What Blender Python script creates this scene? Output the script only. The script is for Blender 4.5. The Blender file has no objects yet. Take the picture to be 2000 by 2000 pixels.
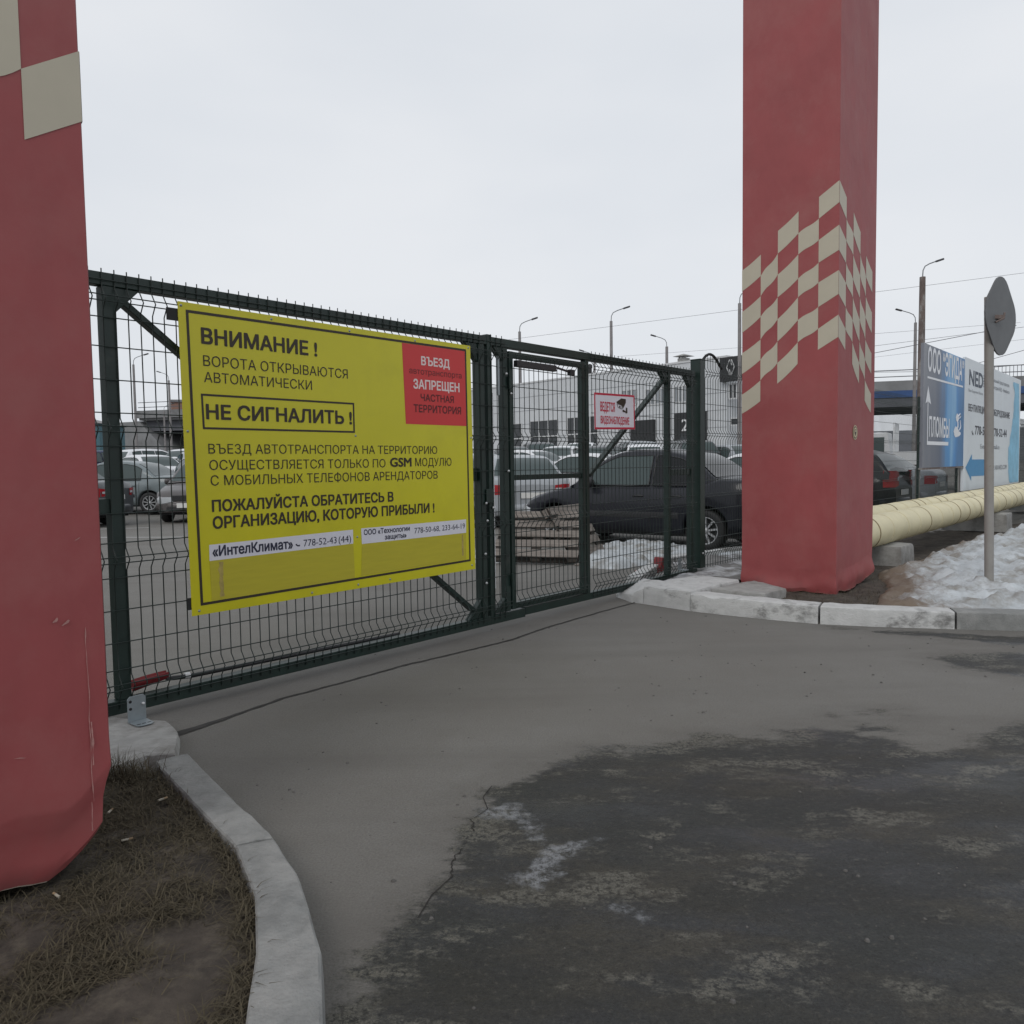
import bpy, bmesh, math, random
from mathutils import Vector, Matrix, noise
R = math.radians
random.seed(7)
SC = bpy.context.scene
COL = SC.collection

# ------------------------------------------------------------------ camera
cam_d = bpy.data.cameras.new("camera"); cam = bpy.data.objects.new("camera", cam_d); COL.objects.link(cam)
PITCH, ROLL = 0.05947, -0.01475
F = Vector((0, math.cos(PITCH), -math.sin(PITCH))); U0 = Vector((0, math.sin(PITCH), math.cos(PITCH))); R0 = Vector((1, 0, 0))
RX = math.cos(ROLL)*R0 + math.sin(ROLL)*U0; UX = -math.sin(ROLL)*R0 + math.cos(ROLL)*U0
cam.matrix_world = Matrix(((RX.x, UX.x, -F.x, 0), (RX.y, UX.y, -F.y, 0), (RX.z, UX.z, -F.z, 1.2), (0, 0, 0, 1)))
cam_d.sensor_width = 36; cam_d.lens = 1548/2000*36
cam_d.clip_start = 0.05; cam_d.clip_end = 3000
SC.camera = cam

# ------------------------------------------------------------------ sky, sun, exposure
SUN_EL, SUN_AZ = 42, 202          # high soft sun behind thin cloud, behind the photographer
w = bpy.data.worlds.new("World"); SC.world = w; w.use_nodes = True
nt = w.node_tree; nt.nodes.clear()
out = nt.nodes.new("ShaderNodeOutputWorld"); bg = nt.nodes.new("ShaderNodeBackground")
sky = nt.nodes.new("ShaderNodeTexSky"); sky.sky_type = 'NISHITA'; sky.sun_disc = False
sky.sun_elevation = R(SUN_EL); sky.sun_rotation = R(SUN_AZ); sky.dust_density = 4
tc = nt.nodes.new("ShaderNodeTexCoord"); nz = nt.nodes.new("ShaderNodeTexNoise"); rp = nt.nodes.new("ShaderNodeValToRGB")
nz.inputs["Scale"].default_value = 1.7; nz.inputs["Detail"].default_value = 4
mp = nt.nodes.new("ShaderNodeMapping"); mp.inputs["Scale"].default_value = (1, 1, 2.5)
nt.links.new(tc.outputs["Generated"], mp.inputs["Vector"]); nt.links.new(mp.outputs["Vector"], nz.inputs["Vector"])
rp.color_ramp.elements[0].position = .3; rp.color_ramp.elements[0].color = (7.15, 7.55, 8.10, 1)
rp.color_ramp.elements[1].position = .7; rp.color_ramp.elements[1].color = (8.3, 8.52, 8.85, 1)
nt.links.new(nz.outputs["Fac"], rp.inputs["Fac"])
mx = nt.nodes.new("ShaderNodeMix"); mx.data_type = 'RGBA'; mx.inputs["Factor"].default_value = .93   # cloud deck over the clear sky
nt.links.new(sky.outputs["Color"], mx.inputs["A"]); nt.links.new(rp.outputs["Color"], mx.inputs["B"])
nt.links.new(mx.outputs["Result"], bg.inputs["Color"]); bg.inputs["Strength"].default_value = 0.1
nt.links.new(bg.outputs["Background"], out.inputs["Surface"])
sd = bpy.data.lights.new("sun", 'SUN'); sd.energy = 0.9; sd.angle = R(25); sd.color = (1, .97, .93)
so = bpy.data.objects.new("sun", sd); COL.objects.link(so)
so.rotation_euler = (R(90-SUN_EL), 0, R(180-SUN_AZ))
SC.view_settings.view_transform = 'Standard'; SC.view_settings.look = 'None'
SC.view_settings.exposure = 0; SC.view_settings.gamma = 1; SC.view_settings.use_curve_mapping = False

# ------------------------------------------------------------------ materials
def srgb(r, g, b):
    f = lambda c: (c/255/12.92) if c/255 <= .04045 else ((c/255+.055)/1.055)**2.4
    return (f(r), f(g), f(b))
def mat(name, col, rough=.6, var=.12, scale=6, bump=0, bscale=60, metal=0, dirt=None, dirt_t=(.55, .7), dscale=3, coat=0, alpha=None, spec=.5, stretch=(1, 1, 1), trans=0):
    m = bpy.data.materials.new(name); m.use_nodes = True; t = m.node_tree; n = t.nodes; b = n["Principled BSDF"]
    b.inputs["Roughness"].default_value = rough; b.inputs["Metallic"].default_value = metal
    b.inputs["Specular IOR Level"].default_value = spec
    if coat: b.inputs["Coat Weight"].default_value = coat; b.inputs["Coat Roughness"].default_value = .08
    if trans: b.inputs["Transmission Weight"].default_value = trans
    c = n.new("ShaderNodeTexCoord"); mpn = n.new("ShaderNodeMapping"); mpn.inputs["Scale"].default_value = stretch
    t.links.new(c.outputs["Object"], mpn.inputs["Vector"])
    tx = n.new("ShaderNodeTexNoise"); tx.inputs["Scale"].default_value = scale; tx.inputs["Detail"].default_value = 6; tx.inputs["Roughness"].default_value = .65
    t.links.new(mpn.outputs["Vector"], tx.inputs["Vector"])
    r = n.new("ShaderNodeValToRGB"); r.color_ramp.elements[0].position = .3; r.color_ramp.elements[1].position = .7
    r.color_ramp.elements[0].color = (*[max(0, x*(1-var)) for x in col], 1); r.color_ramp.elements[1].color = (*[x*(1+var) for x in col], 1)
    t.links.new(tx.outputs["Fac"], r.inputs["Fac"]); cur = r.outputs["Color"]
    if dirt:
        d = n.new("ShaderNodeTexNoise"); d.inputs["Scale"].default_value = dscale; d.inputs["Detail"].default_value = 8; d.inputs["Roughness"].default_value = .7
        t.links.new(mpn.outputs["Vector"], d.inputs["Vector"])
        dr = n.new("ShaderNodeMapRange"); dr.inputs["From Min"].default_value = dirt_t[0]; dr.inputs["From Max"].default_value = dirt_t[1]
        t.links.new(d.outputs["Fac"], dr.inputs["Value"])
        x = n.new("ShaderNodeMix"); x.data_type = 'RGBA'; t.links.new(dr.outputs["Result"], x.inputs["Factor"]); t.links.new(cur, x.inputs["A"]); x.inputs["B"].default_value = (*dirt, 1)
        cur = x.outputs["Result"]
    t.links.new(cur, b.inputs["Base Color"])
    if bump:
        bn = n.new("ShaderNodeTexNoise"); bn.inputs["Scale"].default_value = bscale; bn.inputs["Detail"].default_value = 4
        t.links.new(mpn.outputs["Vector"], bn.inputs["Vector"])
        bp = n.new("ShaderNodeBump"); bp.inputs["Strength"].default_value = bump; bp.inputs["Distance"].default_value = .01
        t.links.new(bn.outputs["Fac"], bp.inputs["Height"]); t.links.new(bp.outputs["Normal"], b.inputs["Normal"])
    return m

M = {}
M['green'] = mat("green_powder_paint", (.008, .023, .018), .45, .25, 9, .05, 200, dirt=(.05, .055, .05), dirt_t=(.6, .85), dscale=5)
M['wire'] = mat("green_wire", (.010, .020, .017), .5, .2, 9)
M['yellow'] = mat("yellow_vinyl", (.62, .575, .010), .30, .05, 1.5, .35, 2.2, dirt=(.50, .46, .014), dirt_t=(.5, .85), dscale=1.2)
M['yellow_faded'] = mat("faded_yellow_strip", (.50, .44, .025), .5, .06, 14, stretch=(.3, 1, 3))
M['tape'] = mat("torn_tape", (.42, .33, .09), .6, .3, 20)
M['ink'] = mat("dark_ink", (.030, .020, .010), .5, .1)
M['navy_ink'] = mat("navy_ink", (.016, .018, .045), .5, .1)
M['red_vinyl'] = mat("red_vinyl", (.62, .030, .030), .35, .04, 2)
M['white_vinyl'] = mat("white_vinyl", (.72, .72, .78), .4, .03, 5)
M['cream_ink'] = mat("pale_lettering", (.80, .68, .66), .5, .03)
M['maroon_ink'] = mat("maroon_lettering", (.11, .008, .010), .5, .05)
M['crimson'] = mat("crimson_print", (.50, .02, .05), .5, .08)
M['galv'] = mat("galvanised_steel", (.30, .34, .36), .42, .12, 12, metal=.6)
M['bolt'] = mat("zinc_bolt", (.55, .57, .58), .35, .1, metal=.7)
M['black'] = mat("black_rubber", (.014, .014, .015), .7, .2)
M['blackplastic'] = mat("black_plastic", (.018, .018, .020), .45, .2)
M['snow'] = mat("snow", (.78, .80, .84), .7, .05, 3, .35, 40)
M['wood'] = mat("weathered_wood", (.19, .168, .15), .85, .35, 5, .3, 60, stretch=(.6, 6, 6), dirt=(.11, .09, .075), dirt_t=(.5, .75), dscale=4)
M['wood_dark'] = mat("slot_shade_wood", (.045, .038, .033), .9, .3, 6)  # shade in the gaps under the deck boards, put into the wood colour
M['concrete'] = mat("grey_concrete", (.30, .30, .29), .9, .2, 6, .3, 90, dirt=(.14, .13, .12), dirt_t=(.5, .75), dscale=4)
M['whitewash'] = mat("worn_whitewash", (.47, .475, .47), .9, .14, 9, .45, 70, dirt=(.17, .17, .165), dirt_t=(.53, .66), dscale=3.8, stretch=(1, 1, 1.6))
M['kerb_grey'] = mat("bare_kerb_concrete", (.205, .21, .205), .92, .20, 12, .5, 90, dirt=(.30, .30, .29), dirt_t=(.48, .72), dscale=4)
M['soil'] = mat("dark_soil", (.050, .041, .033), .95, .5, 9, .8, 40, dirt=(.10, .085, .065), dirt_t=(.5, .7), dscale=12)
M['grass'] = mat("dry_grass", (.066, .054, .032), .9, .35, 40)
M['pipe'] = mat("cream_pipe_jacket", (.62, .56, .36), .5, .10, 4, .08, 30, dirt=(.30, .23, .13), dirt_t=(.62, .8), dscale=5)
M['seam'] = mat("pipe_seam", (.22, .17, .09), .7, .3, 12)
M['post_grey'] = mat("grey_painted_pole", (.26, .25, .235), .6, .12, 5, dirt=(.10, .065, .045), dirt_t=(.62, .70), dscale=7)
M['sign_back'] = mat("grey_sign_back", (.105, .11, .115), .55, .15, 5, .05, 40, dirt=(.10, .10, .10), dirt_t=(.5, .8))
M['lamp_pole'] = mat("lamp_pole_concrete", (.22, .21, .21), .85, .2, 3)
M['rust_pole'] = mat("rusty_pole", (.13, .10, .09), .8, .35, 4, dirt=(.26, .25, .24), dirt_t=(.5, .6), dscale=1.5, stretch=(1, 1, .5))
M['lamp_arm'] = mat("lamp_arm_steel", (.20, .21, .22), .5, .1, metal=.4)
M['lamp_head'] = mat("dark_lamp_head", (.05, .05, .055), .5, .1)
M['cladding'] = mat("white_cladding", (.56, .58, .60), .5, .05, 1.2)
M['dark_glass'] = mat("dark_window_glass", (.030, .034, .038), .12, .4, .6)
M['winframe'] = mat("pale_window_frame", (.55, .56, .57), .5, .05)
M['darkpanel'] = mat("charcoal_panel", (.022, .023, .025), .5, .15)
M['bridge'] = mat("bridge_concrete", (.20, .205, .21), .9, .2, .5, dirt=(.11, .11, .11), dirt_t=(.5, .7), dscale=.3)
M['bridge_dark'] = mat("bridge_girder_steel", (.11, .115, .13), .8, .2, .5)
M['bridge_blue'] = mat("bridge_blue_paint", (.03, .075, .20), .7, .2, .8)
M['brick'] = mat("far_brick", (.22, .13, .10), .9, .15, .5)
M['plain_white'] = mat("white_paint", (.70, .71, .72), .5, .05)
M['red_paint'] = mat("red_road_paint", (.20, .016, .020), .6, .25, 12)
M['wirecable'] = mat("overhead_cable", (.10, .10, .11), .6, .1)
M['line_white'] = mat("worn_line_paint", (.42, .42, .41), .9, .25, 8)
M['teal'] = mat("teal_sheet_metal", (.05, .13, .16), .6, .1)
M['butt'] = mat("cigarette_paper", (.38, .35, .29), .8, .15, 60)
M['pebble'] = mat("pebble_stone", (.10, .095, .09), .9, .4, 30)

def red_cladding():
    m = mat("red_banner_cloth", (.285, .060, .062), .6, .10, 1.6, .04, 350, dirt=(.30, .088, .085), dirt_t=(.45, .72), dscale=2.3)
    t = m.node_tree; n = t.nodes; b = n["Principled BSDF"]
    # pale scuffs and scratches of their own shape
    src = b.inputs["Base Color"].links[0].from_socket
    c = n.new("ShaderNodeTexCoord"); mpn = n.new("ShaderNodeMapping"); mpn.inputs["Scale"].default_value = (5, 5, 2.2); mpn.inputs["Rotation"].default_value = (.3, .2, .4)
    v = n.new("ShaderNodeTexNoise"); v.inputs["Scale"].default_value = 2.4; v.inputs["Detail"].default_value = 9; v.inputs["Roughness"].default_value = .75
    t.links.new(c.outputs["Object"], mpn.inputs["Vector"]); t.links.new(mpn.outputs["Vector"], v.inputs["Vector"])
    mr = n.new("ShaderNodeMapRange"); mr.inputs["From Min"].default_value = .73; mr.inputs["From Max"].default_value = .78; mr.inputs["To Max"].default_value = .55
    t.links.new(v.outputs["Fac"], mr.inputs["Value"])
    x = n.new("ShaderNodeMix"); x.data_type = 'RGBA'; t.links.new(mr.outputs["Result"], x.inputs["Factor"]); t.links.new(src, x.inputs["A"]); x.inputs["B"].default_value = (.55, .30, .27, 1)
    # grime splashed up from the ground
    sp = n.new("ShaderNodeSeparateXYZ"); t.links.new(c.outputs["Object"], sp.inputs["Vector"])
    g = n.new("ShaderNodeTexNoise"); g.inputs["Scale"].default_value = 6; g.inputs["Detail"].default_value = 7
    t.links.new(c.outputs["Object"], g.inputs["Vector"])
    a = n.new("ShaderNodeMath"); a.operation = 'MULTIPLY_ADD'; a.inputs[1].default_value = .55; t.links.new(g.outputs["Fac"], a.inputs[0]); a.inputs[2].default_value = -.10
    s = n.new("ShaderNodeMath"); s.operation = 'SUBTRACT'; t.links.new(a.outputs[0], s.inputs[0]); t.links.new(sp.outputs["Z"], s.inputs[1])
    mr2 = n.new("ShaderNodeMapRange"); mr2.inputs["From Min"].default_value = 0; mr2.inputs["From Max"].default_value = .12; mr2.inputs["To Max"].default_value = .45
    t.links.new(s.outputs[0], mr2.inputs["Value"])
    y = n.new("ShaderNodeMix"); y.data_type = 'RGBA'; t.links.new(mr2.outputs["Result"], y.inputs["Factor"]); t.links.new(x.outputs["Result"], y.inputs["A"]); y.inputs["B"].default_value = (.17, .075, .07, 1)
    t.links.new(y.outputs["Result"], b.inputs["Base Color"])
    wn = n.new("ShaderNodeTexNoise"); wn.inputs["Scale"].default_value = 3.2; wn.inputs["Detail"].default_value = 3; wm_ = n.new("ShaderNodeMapping"); wm_.inputs["Scale"].default_value = (1, 1, .45)
    t.links.new(c.outputs["Object"], wm_.inputs["Vector"]); t.links.new(wm_.outputs["Vector"], wn.inputs["Vector"])
    wb = n.new("ShaderNodeBump"); wb.inputs["Strength"].default_value = .55; wb.inputs["Distance"].default_value = .03; t.links.new(wn.outputs["Fac"], wb.inputs["Height"])
    old = b.inputs["Normal"].links[0].from_node; t.links.new(wb.outputs["Normal"], old.inputs["Normal"])
    return m
M['red'] = red_cladding()
M['tan'] = mat("tan_print", (.46, .42, .33), .5, .05, 3)
M['scuff'] = mat("scuffed_print", (.38, .19, .175), .7, .25, 60)
M['lining'] = mat("cloth_lining", (.55, .48, .40), .8, .1)

def asphalt():
    m = bpy.data.materials.new("asphalt"); m.use_nodes = True; t = m.node_tree; n = t.nodes; L = t.links; b = n["Principled BSDF"]
    c = n.new("ShaderNodeTexCoord")
    def noise_(scale, detail=6, rough=.6, st=(1, 1, 1), rot=0):
        mp = n.new("ShaderNodeMapping"); mp.inputs["Scale"].default_value = st; mp.inputs["Rotation"].default_value = (0, 0, rot)
        L.new(c.outputs["Object"], mp.inputs["Vector"]); x = n.new("ShaderNodeTexNoise"); x.inputs["Scale"].default_value = scale; x.inputs["Detail"].default_value = detail; x.inputs["Roughness"].default_value = rough
        L.new(mp.outputs["Vector"], x.inputs["Vector"]); return x.outputs["Fac"]
    def mixc(f, a, bb):
        x = n.new("ShaderNodeMix"); x.data_type = 'RGBA'
        if isinstance(f, float): x.inputs["Factor"].default_value = f
        else: L.new(f, x.inputs["Factor"])
        for k, s in (("A", a), ("B", bb)):
            if isinstance(s, tuple): x.inputs[k].default_value = (*s, 1)
            else: L.new(s, x.inputs[k])
        return x.outputs["Result"]
    def rng(s, a, bb, lo=0., hi=1.):
        x = n.new("ShaderNodeMapRange"); x.inputs["From Min"].default_value = a; x.inputs["From Max"].default_value = bb; x.inputs["To Min"].default_value = lo; x.inputs["To Max"].default_value = hi
        L.new(s, x.inputs["Value"]); return x.outputs["Result"]
    def math_(op, a, bb):
        x = n.new("ShaderNodeMath"); x.operation = op
        for i, s in enumerate((a, bb)):
            if isinstance(s, (int, float)): x.inputs[i].default_value = s
            else: L.new(s, x.inputs[i])
        return x.outputs[0]
    big = noise_(.55, 5, .6); mid = noise_(3.5, 7, .7); fine = noise_(140, 3, .7); grit = noise_(45, 4, .8)
    streak = noise_(1.3, 7, .6, (1.0, 2.4, 1), R(40)); streak2 = noise_(2.6, 9, .74, (1, 2.0, 1), R(36)); streak3 = noise_(1.9, 7, .65, (1, 2.3, 1), R(45))
    dry = mixc(rng(big, .35, .65), (.172, .164, .149), (.208, .204, .191))
    dry = mixc(rng(mid, .35, .75, 0., .5), dry, (.148, .138, .123))
    dry = mixc(rng(fine, .35, .75, 0., .8), dry, (.095, .091, .085))
    dry = mixc(rng(noise_(.8, 4, .6, (.35, 3, 1), R(-49)), .50, .68, 0., .40), dry, (.118, .112, .103))
    dry = mixc(rng(grit, .62, .71, 0., .65), dry, (.05, .047, .044))
    dry = mixc(rng(grit, .30, .26, 0., .35), dry, (.26, .25, .24))
    at = n.new("ShaderNodeAttribute"); at.attribute_name = "wet"; wet = at.outputs["Fac"]
    at2 = n.new("ShaderNodeAttribute"); at2.attribute_name = "salt"; salt = at2.outputs["Fac"]
    jag = math_('ADD', math_('MULTIPLY', math_('SUBTRACT', streak2, .5), .62), math_('MULTIPLY', math_('SUBTRACT', noise_(9, 6, .75, (1, 1.7, 1), R(36)), .5), .16))
    dmg = math_('ADD', wet, jag)
    wm = rng(dmg, -.03, .03)
    damp = rng(dmg, -.20, .05, 0., .42)
    wetc = mixc(rng(streak, .38, .62), (.030, .028, .022), (.040, .043, .047))  # blue-grey streaks: sky reflection on the water film, put into the wet colour
    wetc = mixc(rng(streak3, .48, .60, 0., .9), wetc, (.052, .047, .036))
    wetc = mixc(rng(noise_(.9, 5, .6, (1, 1.6, 1), R(10)), .45, .60, 0., .7), wetc, (.030, .033, .030))
    wetc = mixc(rng(mid, .45, .75, 0., .6), wetc, (.016, .016, .016))
    # drying gravel islands inside the wet area
    isl = math_('ADD', math_('ADD', streak2, math_('MULTIPLY', streak3, .45)), math_('MULTIPLY', math_('MINIMUM', math_('MAXIMUM', wet, 0.), .35), -.18))
    wetc = mixc(math_('MULTIPLY', rng(isl, .70, .79), rng(grit, .42, .54, .0, 1.)), wetc, (.135, .129, .108))
    wetc = mixc(rng(fine, .42, .72, 0., .75), wetc, (.009, .009, .009))
    wetc = mixc(rng(grit, .56, .66, 0., .6), wetc, (.080, .074, .062))
    wetc = mixc(rng(grit, .46, .34, 0., .7), wetc, (.010, .010, .009))
    col = mixc(wm, mixc(damp, dry, (.085, .078, .070)), wetc)
    sm = rng(math_('ADD', salt, math_('MULTIPLY', math_('SUBTRACT', mid, .5), .5)), .0, .05, 0., .75)
    sm = math_('MULTIPLY', sm, rng(noise_(30, 6, .85), .42, .56))
    col = mixc(sm, col, (.25, .26, .275))
    L.new(col, b.inputs["Base Color"])
    r = mixc(wm, (.9, .9, .9), (.62, .62, .62))
    film = math_('MULTIPLY', wm, rng(streak, .52, .62))
    r2 = mixc(film, r, (.42, .42, .42)); L.new(r2, b.inputs["Roughness"])
    b.inputs["Specular IOR Level"].default_value = .4
    hb = math_('ADD', math_('MULTIPLY', fine, .6), grit)
    bp = n.new("ShaderNodeBump"); bp.inputs["Strength"].default_value = .7; bp.inputs["Distance"].default_value = .008
    L.new(hb, bp.inputs["Height"]); L.new(bp.outputs["Normal"], b.inputs["Normal"])
    return m
M['asphalt'] = asphalt()

def dirty_snow():
    m = mat("old_snow", (.43, .46, .48), .7, .24, 4.5, .8, 24, dirt=(.20, .185, .16), dirt_t=(.46, .66), dscale=3.4)
    t = m.node_tree; n = t.nodes; b = n["Principled BSDF"]; src = b.inputs["Base Color"].links[0].from_socket
    a = n.new("ShaderNodeAttribute"); a.attribute_name = "dirt"
    c = n.new("ShaderNodeTexCoord"); g = n.new("ShaderNodeTexNoise"); g.inputs["Scale"].default_value = 7; g.inputs["Detail"].default_value = 8; g.inputs["Roughness"].default_value = .75
    t.links.new(c.outputs["Object"], g.inputs["Vector"])
    s = n.new("ShaderNodeMath"); s.operation = 'ADD'; t.links.new(a.outputs["Fac"], s.inputs[0]); t.links.new(g.outputs["Fac"], s.inputs[1])
    mr = n.new("ShaderNodeMapRange"); mr.inputs["From Min"].default_value = .75; mr.inputs["From Max"].default_value = 1.05; t.links.new(s.outputs[0], mr.inputs["Value"])
    x = n.new("ShaderNodeMix"); x.data_type = 'RGBA'; t.links.new(mr.outputs["Result"], x.inputs["Factor"]); t.links.new(src, x.inputs["A"]); x.inputs["B"].default_value = (.15, .115, .085, 1)
    t.links.new(x.outputs["Result"], b.inputs["Base Color"]); return m
M['old_snow'] = dirty_snow()

# ------------------------------------------------------------------ mesh helpers
class MB:
    def __init__(s): s.v = []; s.f = []; s.m = []; s.sm = []
    def add(s, vs, fs, mi=0, smooth=False):
        o = len(s.v); s.v += [tuple(p) for p in vs]
        for f in fs: s.f.append([o+i for i in f]); s.m.append(mi); s.sm.append(smooth)
    def box(s, a, b, mi=0, T=None):
        x0, y0, z0 = a; x1, y1, z1 = b
        vs = [Vector(p) for p in ((x0, y0, z0), (x1, y0, z0), (x1, y1, z0), (x0, y1, z0), (x0, y0, z1), (x1, y0, z1), (x1, y1, z1), (x0, y1, z1))]
        if T is not None: vs = [T @ p for p in vs]
        s.add(vs, [(0, 3, 2, 1), (4, 5, 6, 7), (0, 1, 5, 4), (1, 2, 6, 5), (2, 3, 7, 6), (3, 0, 4, 7)], mi)
    def bar(s, p, q, wx, wy, mi=0, up=(0, 0, 1)):       # rectangular bar from p to q
        p = Vector(p); q = Vector(q); d = (q-p); l = d.length; d.normalize(); u = Vector(up)
        a = d.cross(u)
        if a.length < 1e-4: a = d.cross(Vector((0, 1, 0)))
        a.normalize(); c = a.cross(d)
        vs = []
        for e in (p, q):
            for i, j in ((-1, -1), (1, -1), (1, 1), (-1, 1)): vs.append(e+a*wx/2*i+c*wy/2*j)
        s.add(vs, [(3, 2, 1, 0), (4, 5, 6, 7), (0, 1, 5, 4), (1, 2, 6, 5), (2, 3, 7, 6), (3, 0, 4, 7)], mi)
    def tube(s, pts, r, k=6, mi=0, smooth=True, cap=True):
        pts = [Vector(p) for p in pts]; n = len(pts); rs = r if isinstance(r, (list, tuple)) else [r]*n; vs = []
        ref = None
        for i, p in enumerate(pts):
            d = (pts[min(i+1, n-1)]-pts[max(i-1, 0)]).normalized()
            if ref is None:
                ref = Vector((0, 0, 1)) if abs(d.z) < .9 else Vector((1, 0, 0))
            a = (ref - d*ref.dot(d)).normalized(); ref = a; c = d.cross(a)
            for j in range(k):
                t = 2*math.pi*j/k; vs.append(p+a*math.cos(t)*rs[i]+c*math.sin(t)*rs[i])
        fs = [(i*k+j, i*k+(j+1) % k, (i+1)*k+(j+1) % k, (i+1)*k+j) for i in range(n-1) for j in range(k)]
        s.add(vs, fs, mi, smooth)
        if cap:
            s.add(vs[:k], [tuple(range(k-1, -1, -1))], mi); s.add(vs[-k:], [tuple(range(k))], mi)
    def prism(s, poly, d, mi=0):                          # polygon (3D points), extruded by vector d
        d = Vector(d); n = len(poly); a = [Vector(p) for p in poly]; b = [p+d for p in a]
        s.add(a+b, [tuple(range(n-1, -1, -1)), tuple(range(n, 2*n))]+[(i, (i+1) % n, n+(i+1) % n, n+i) for i in range(n)], mi)
    def lathe(s, prof, c, axis, k=24, mi=0, smooth=True):  # prof: (radius, along)
        axis = Vector(axis).normalized(); a = axis.orthogonal().normalized(); b = axis.cross(a); c = Vector(c); vs = []
        for r, h in prof:
            for j in range(k):
                t = 2*math.pi*j/k; vs.append(c+axis*h+(a*math.cos(t)+b*math.sin(t))*r)
        s.add(vs, [(i*k+j, i*k+(j+1) % k, (i+1)*k+(j+1) % k, (i+1)*k+j) for i in range(len(prof)-1) for j in range(k)], mi, smooth)
    def grid(s, rows, mi=0, smooth=True, closed=False):
        nr = len(rows); nc = len(rows[0]); vs = [p for r in rows for p in r]; e = nc if closed else nc-1
        s.add(vs, [(i*nc+j, i*nc+(j+1) % nc, (i+1)*nc+(j+1) % nc, (i+1)*nc+j) for i in range(nr-1) for j in range(e)], mi, smooth)
    def quad(s, a, b, c, d, mi=0): s.add([a, b, c, d], [(0, 1, 2, 3)], mi)
    def build(s, name, mats, parent=None, loc=(0, 0, 0), rz=0, sub=None, bevel=0, fix=False, sharp=0):
        if not isinstance(mats, (list, tuple)): mats = [mats]
        me = bpy.data.meshes.new(name); vs = s.v
        if sub is not None: vs = [(x-sub[0], y-sub[1], z-sub[2]) for x, y, z in vs]
        me.from_pydata(vs, [], s.f)
        me.polygons.foreach_set("material_index", s.m); me.polygons.foreach_set("use_smooth", s.sm)
        for m in mats: me.materials.append(m)
        if fix:
            bm = bmesh.new(); bm.from_mesh(me); bmesh.ops.remove_doubles(bm, verts=bm.verts, dist=1e-5); bmesh.ops.recalc_face_normals(bm, faces=bm.faces); bm.to_mesh(me); bm.free()
        if sharp: me.set_sharp_from_angle(angle=R(sharp))
        me.update()
        o = bpy.data.objects.new(name, me); COL.objects.link(o); o.location = loc; o.rotation_euler = (0, 0, rz)
        if parent: o.parent = parent
        if bevel:
            b = o.modifiers.new("bevel", 'BEVEL'); b.width = bevel; b.segments = 2; b.limit_method = 'ANGLE'; b.angle_limit = R(40)
        return o
def tag(o, label, cat, group=None, kind=None):
    o["label"] = label
    if cat: o["category"] = cat
    if group: o["group"] = group
    if kind: o["kind"] = kind
    return o
def structure(o): o["kind"] = "structure"; return o
def thing(name, label, cat, loc=(0, 0, 0), rz=0, group=None):
    o = bpy.data.objects.new(name, None); COL.objects.link(o); o.location = loc; o.rotation_euler = (0, 0, rz); o.empty_display_size = .2
    return tag(o, label, cat, group)
def copy_tree(o, parent=None):
    c = o.copy(); COL.objects.link(c)
    if parent: c.parent = parent
    for ch in [x for x in COL.objects if x.parent == o]: copy_tree(ch, c)
    return c
# frame of the gate: s along the gate (left to right), n away from the road, z up
GA = 0.8575; GD = Vector((math.cos(GA), math.sin(GA), 0)); GN = Vector((-math.sin(GA), math.cos(GA), 0)); GP = Vector((-1.9267, 3.6711, 0))
def G(s, n, z=0): return GP+GD*s+GN*n+Vector((0, 0, z))
def fbm(p, o=4):
    return noise.fractal(Vector(p), 1.0, 2.0, o)
def pip(x, y, poly):
    c = False; n = len(poly)
    for i in range(n):
        x0, y0 = poly[i]; x1, y1 = poly[(i+1) % n]
        if (y0 > y) != (y1 > y) and x < (x1-x0)*(y-y0)/(y1-y0)+x0: c = not c
    return c
def sdist(x, y, poly):
    d = 1e9; n = len(poly)
    for i in range(n):
        x0, y0 = poly[i]; x1, y1 = poly[(i+1) % n]; dx, dy = x1-x0, y1-y0
        t = max(0, min(1, ((x-x0)*dx+(y-y0)*dy)/(dx*dx+dy*dy+1e-12))); d = min(d, math.hypot(x-x0-t*dx, y-y0-t*dy))
    return d if pip(x, y, poly) else -d
def zg(x, y):
    t = max(0, min(1, (y-8.6)/2.4)); return -.10*t*t*(3-2*t)+max(0, min(.95, (y-22)*.047))
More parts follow.
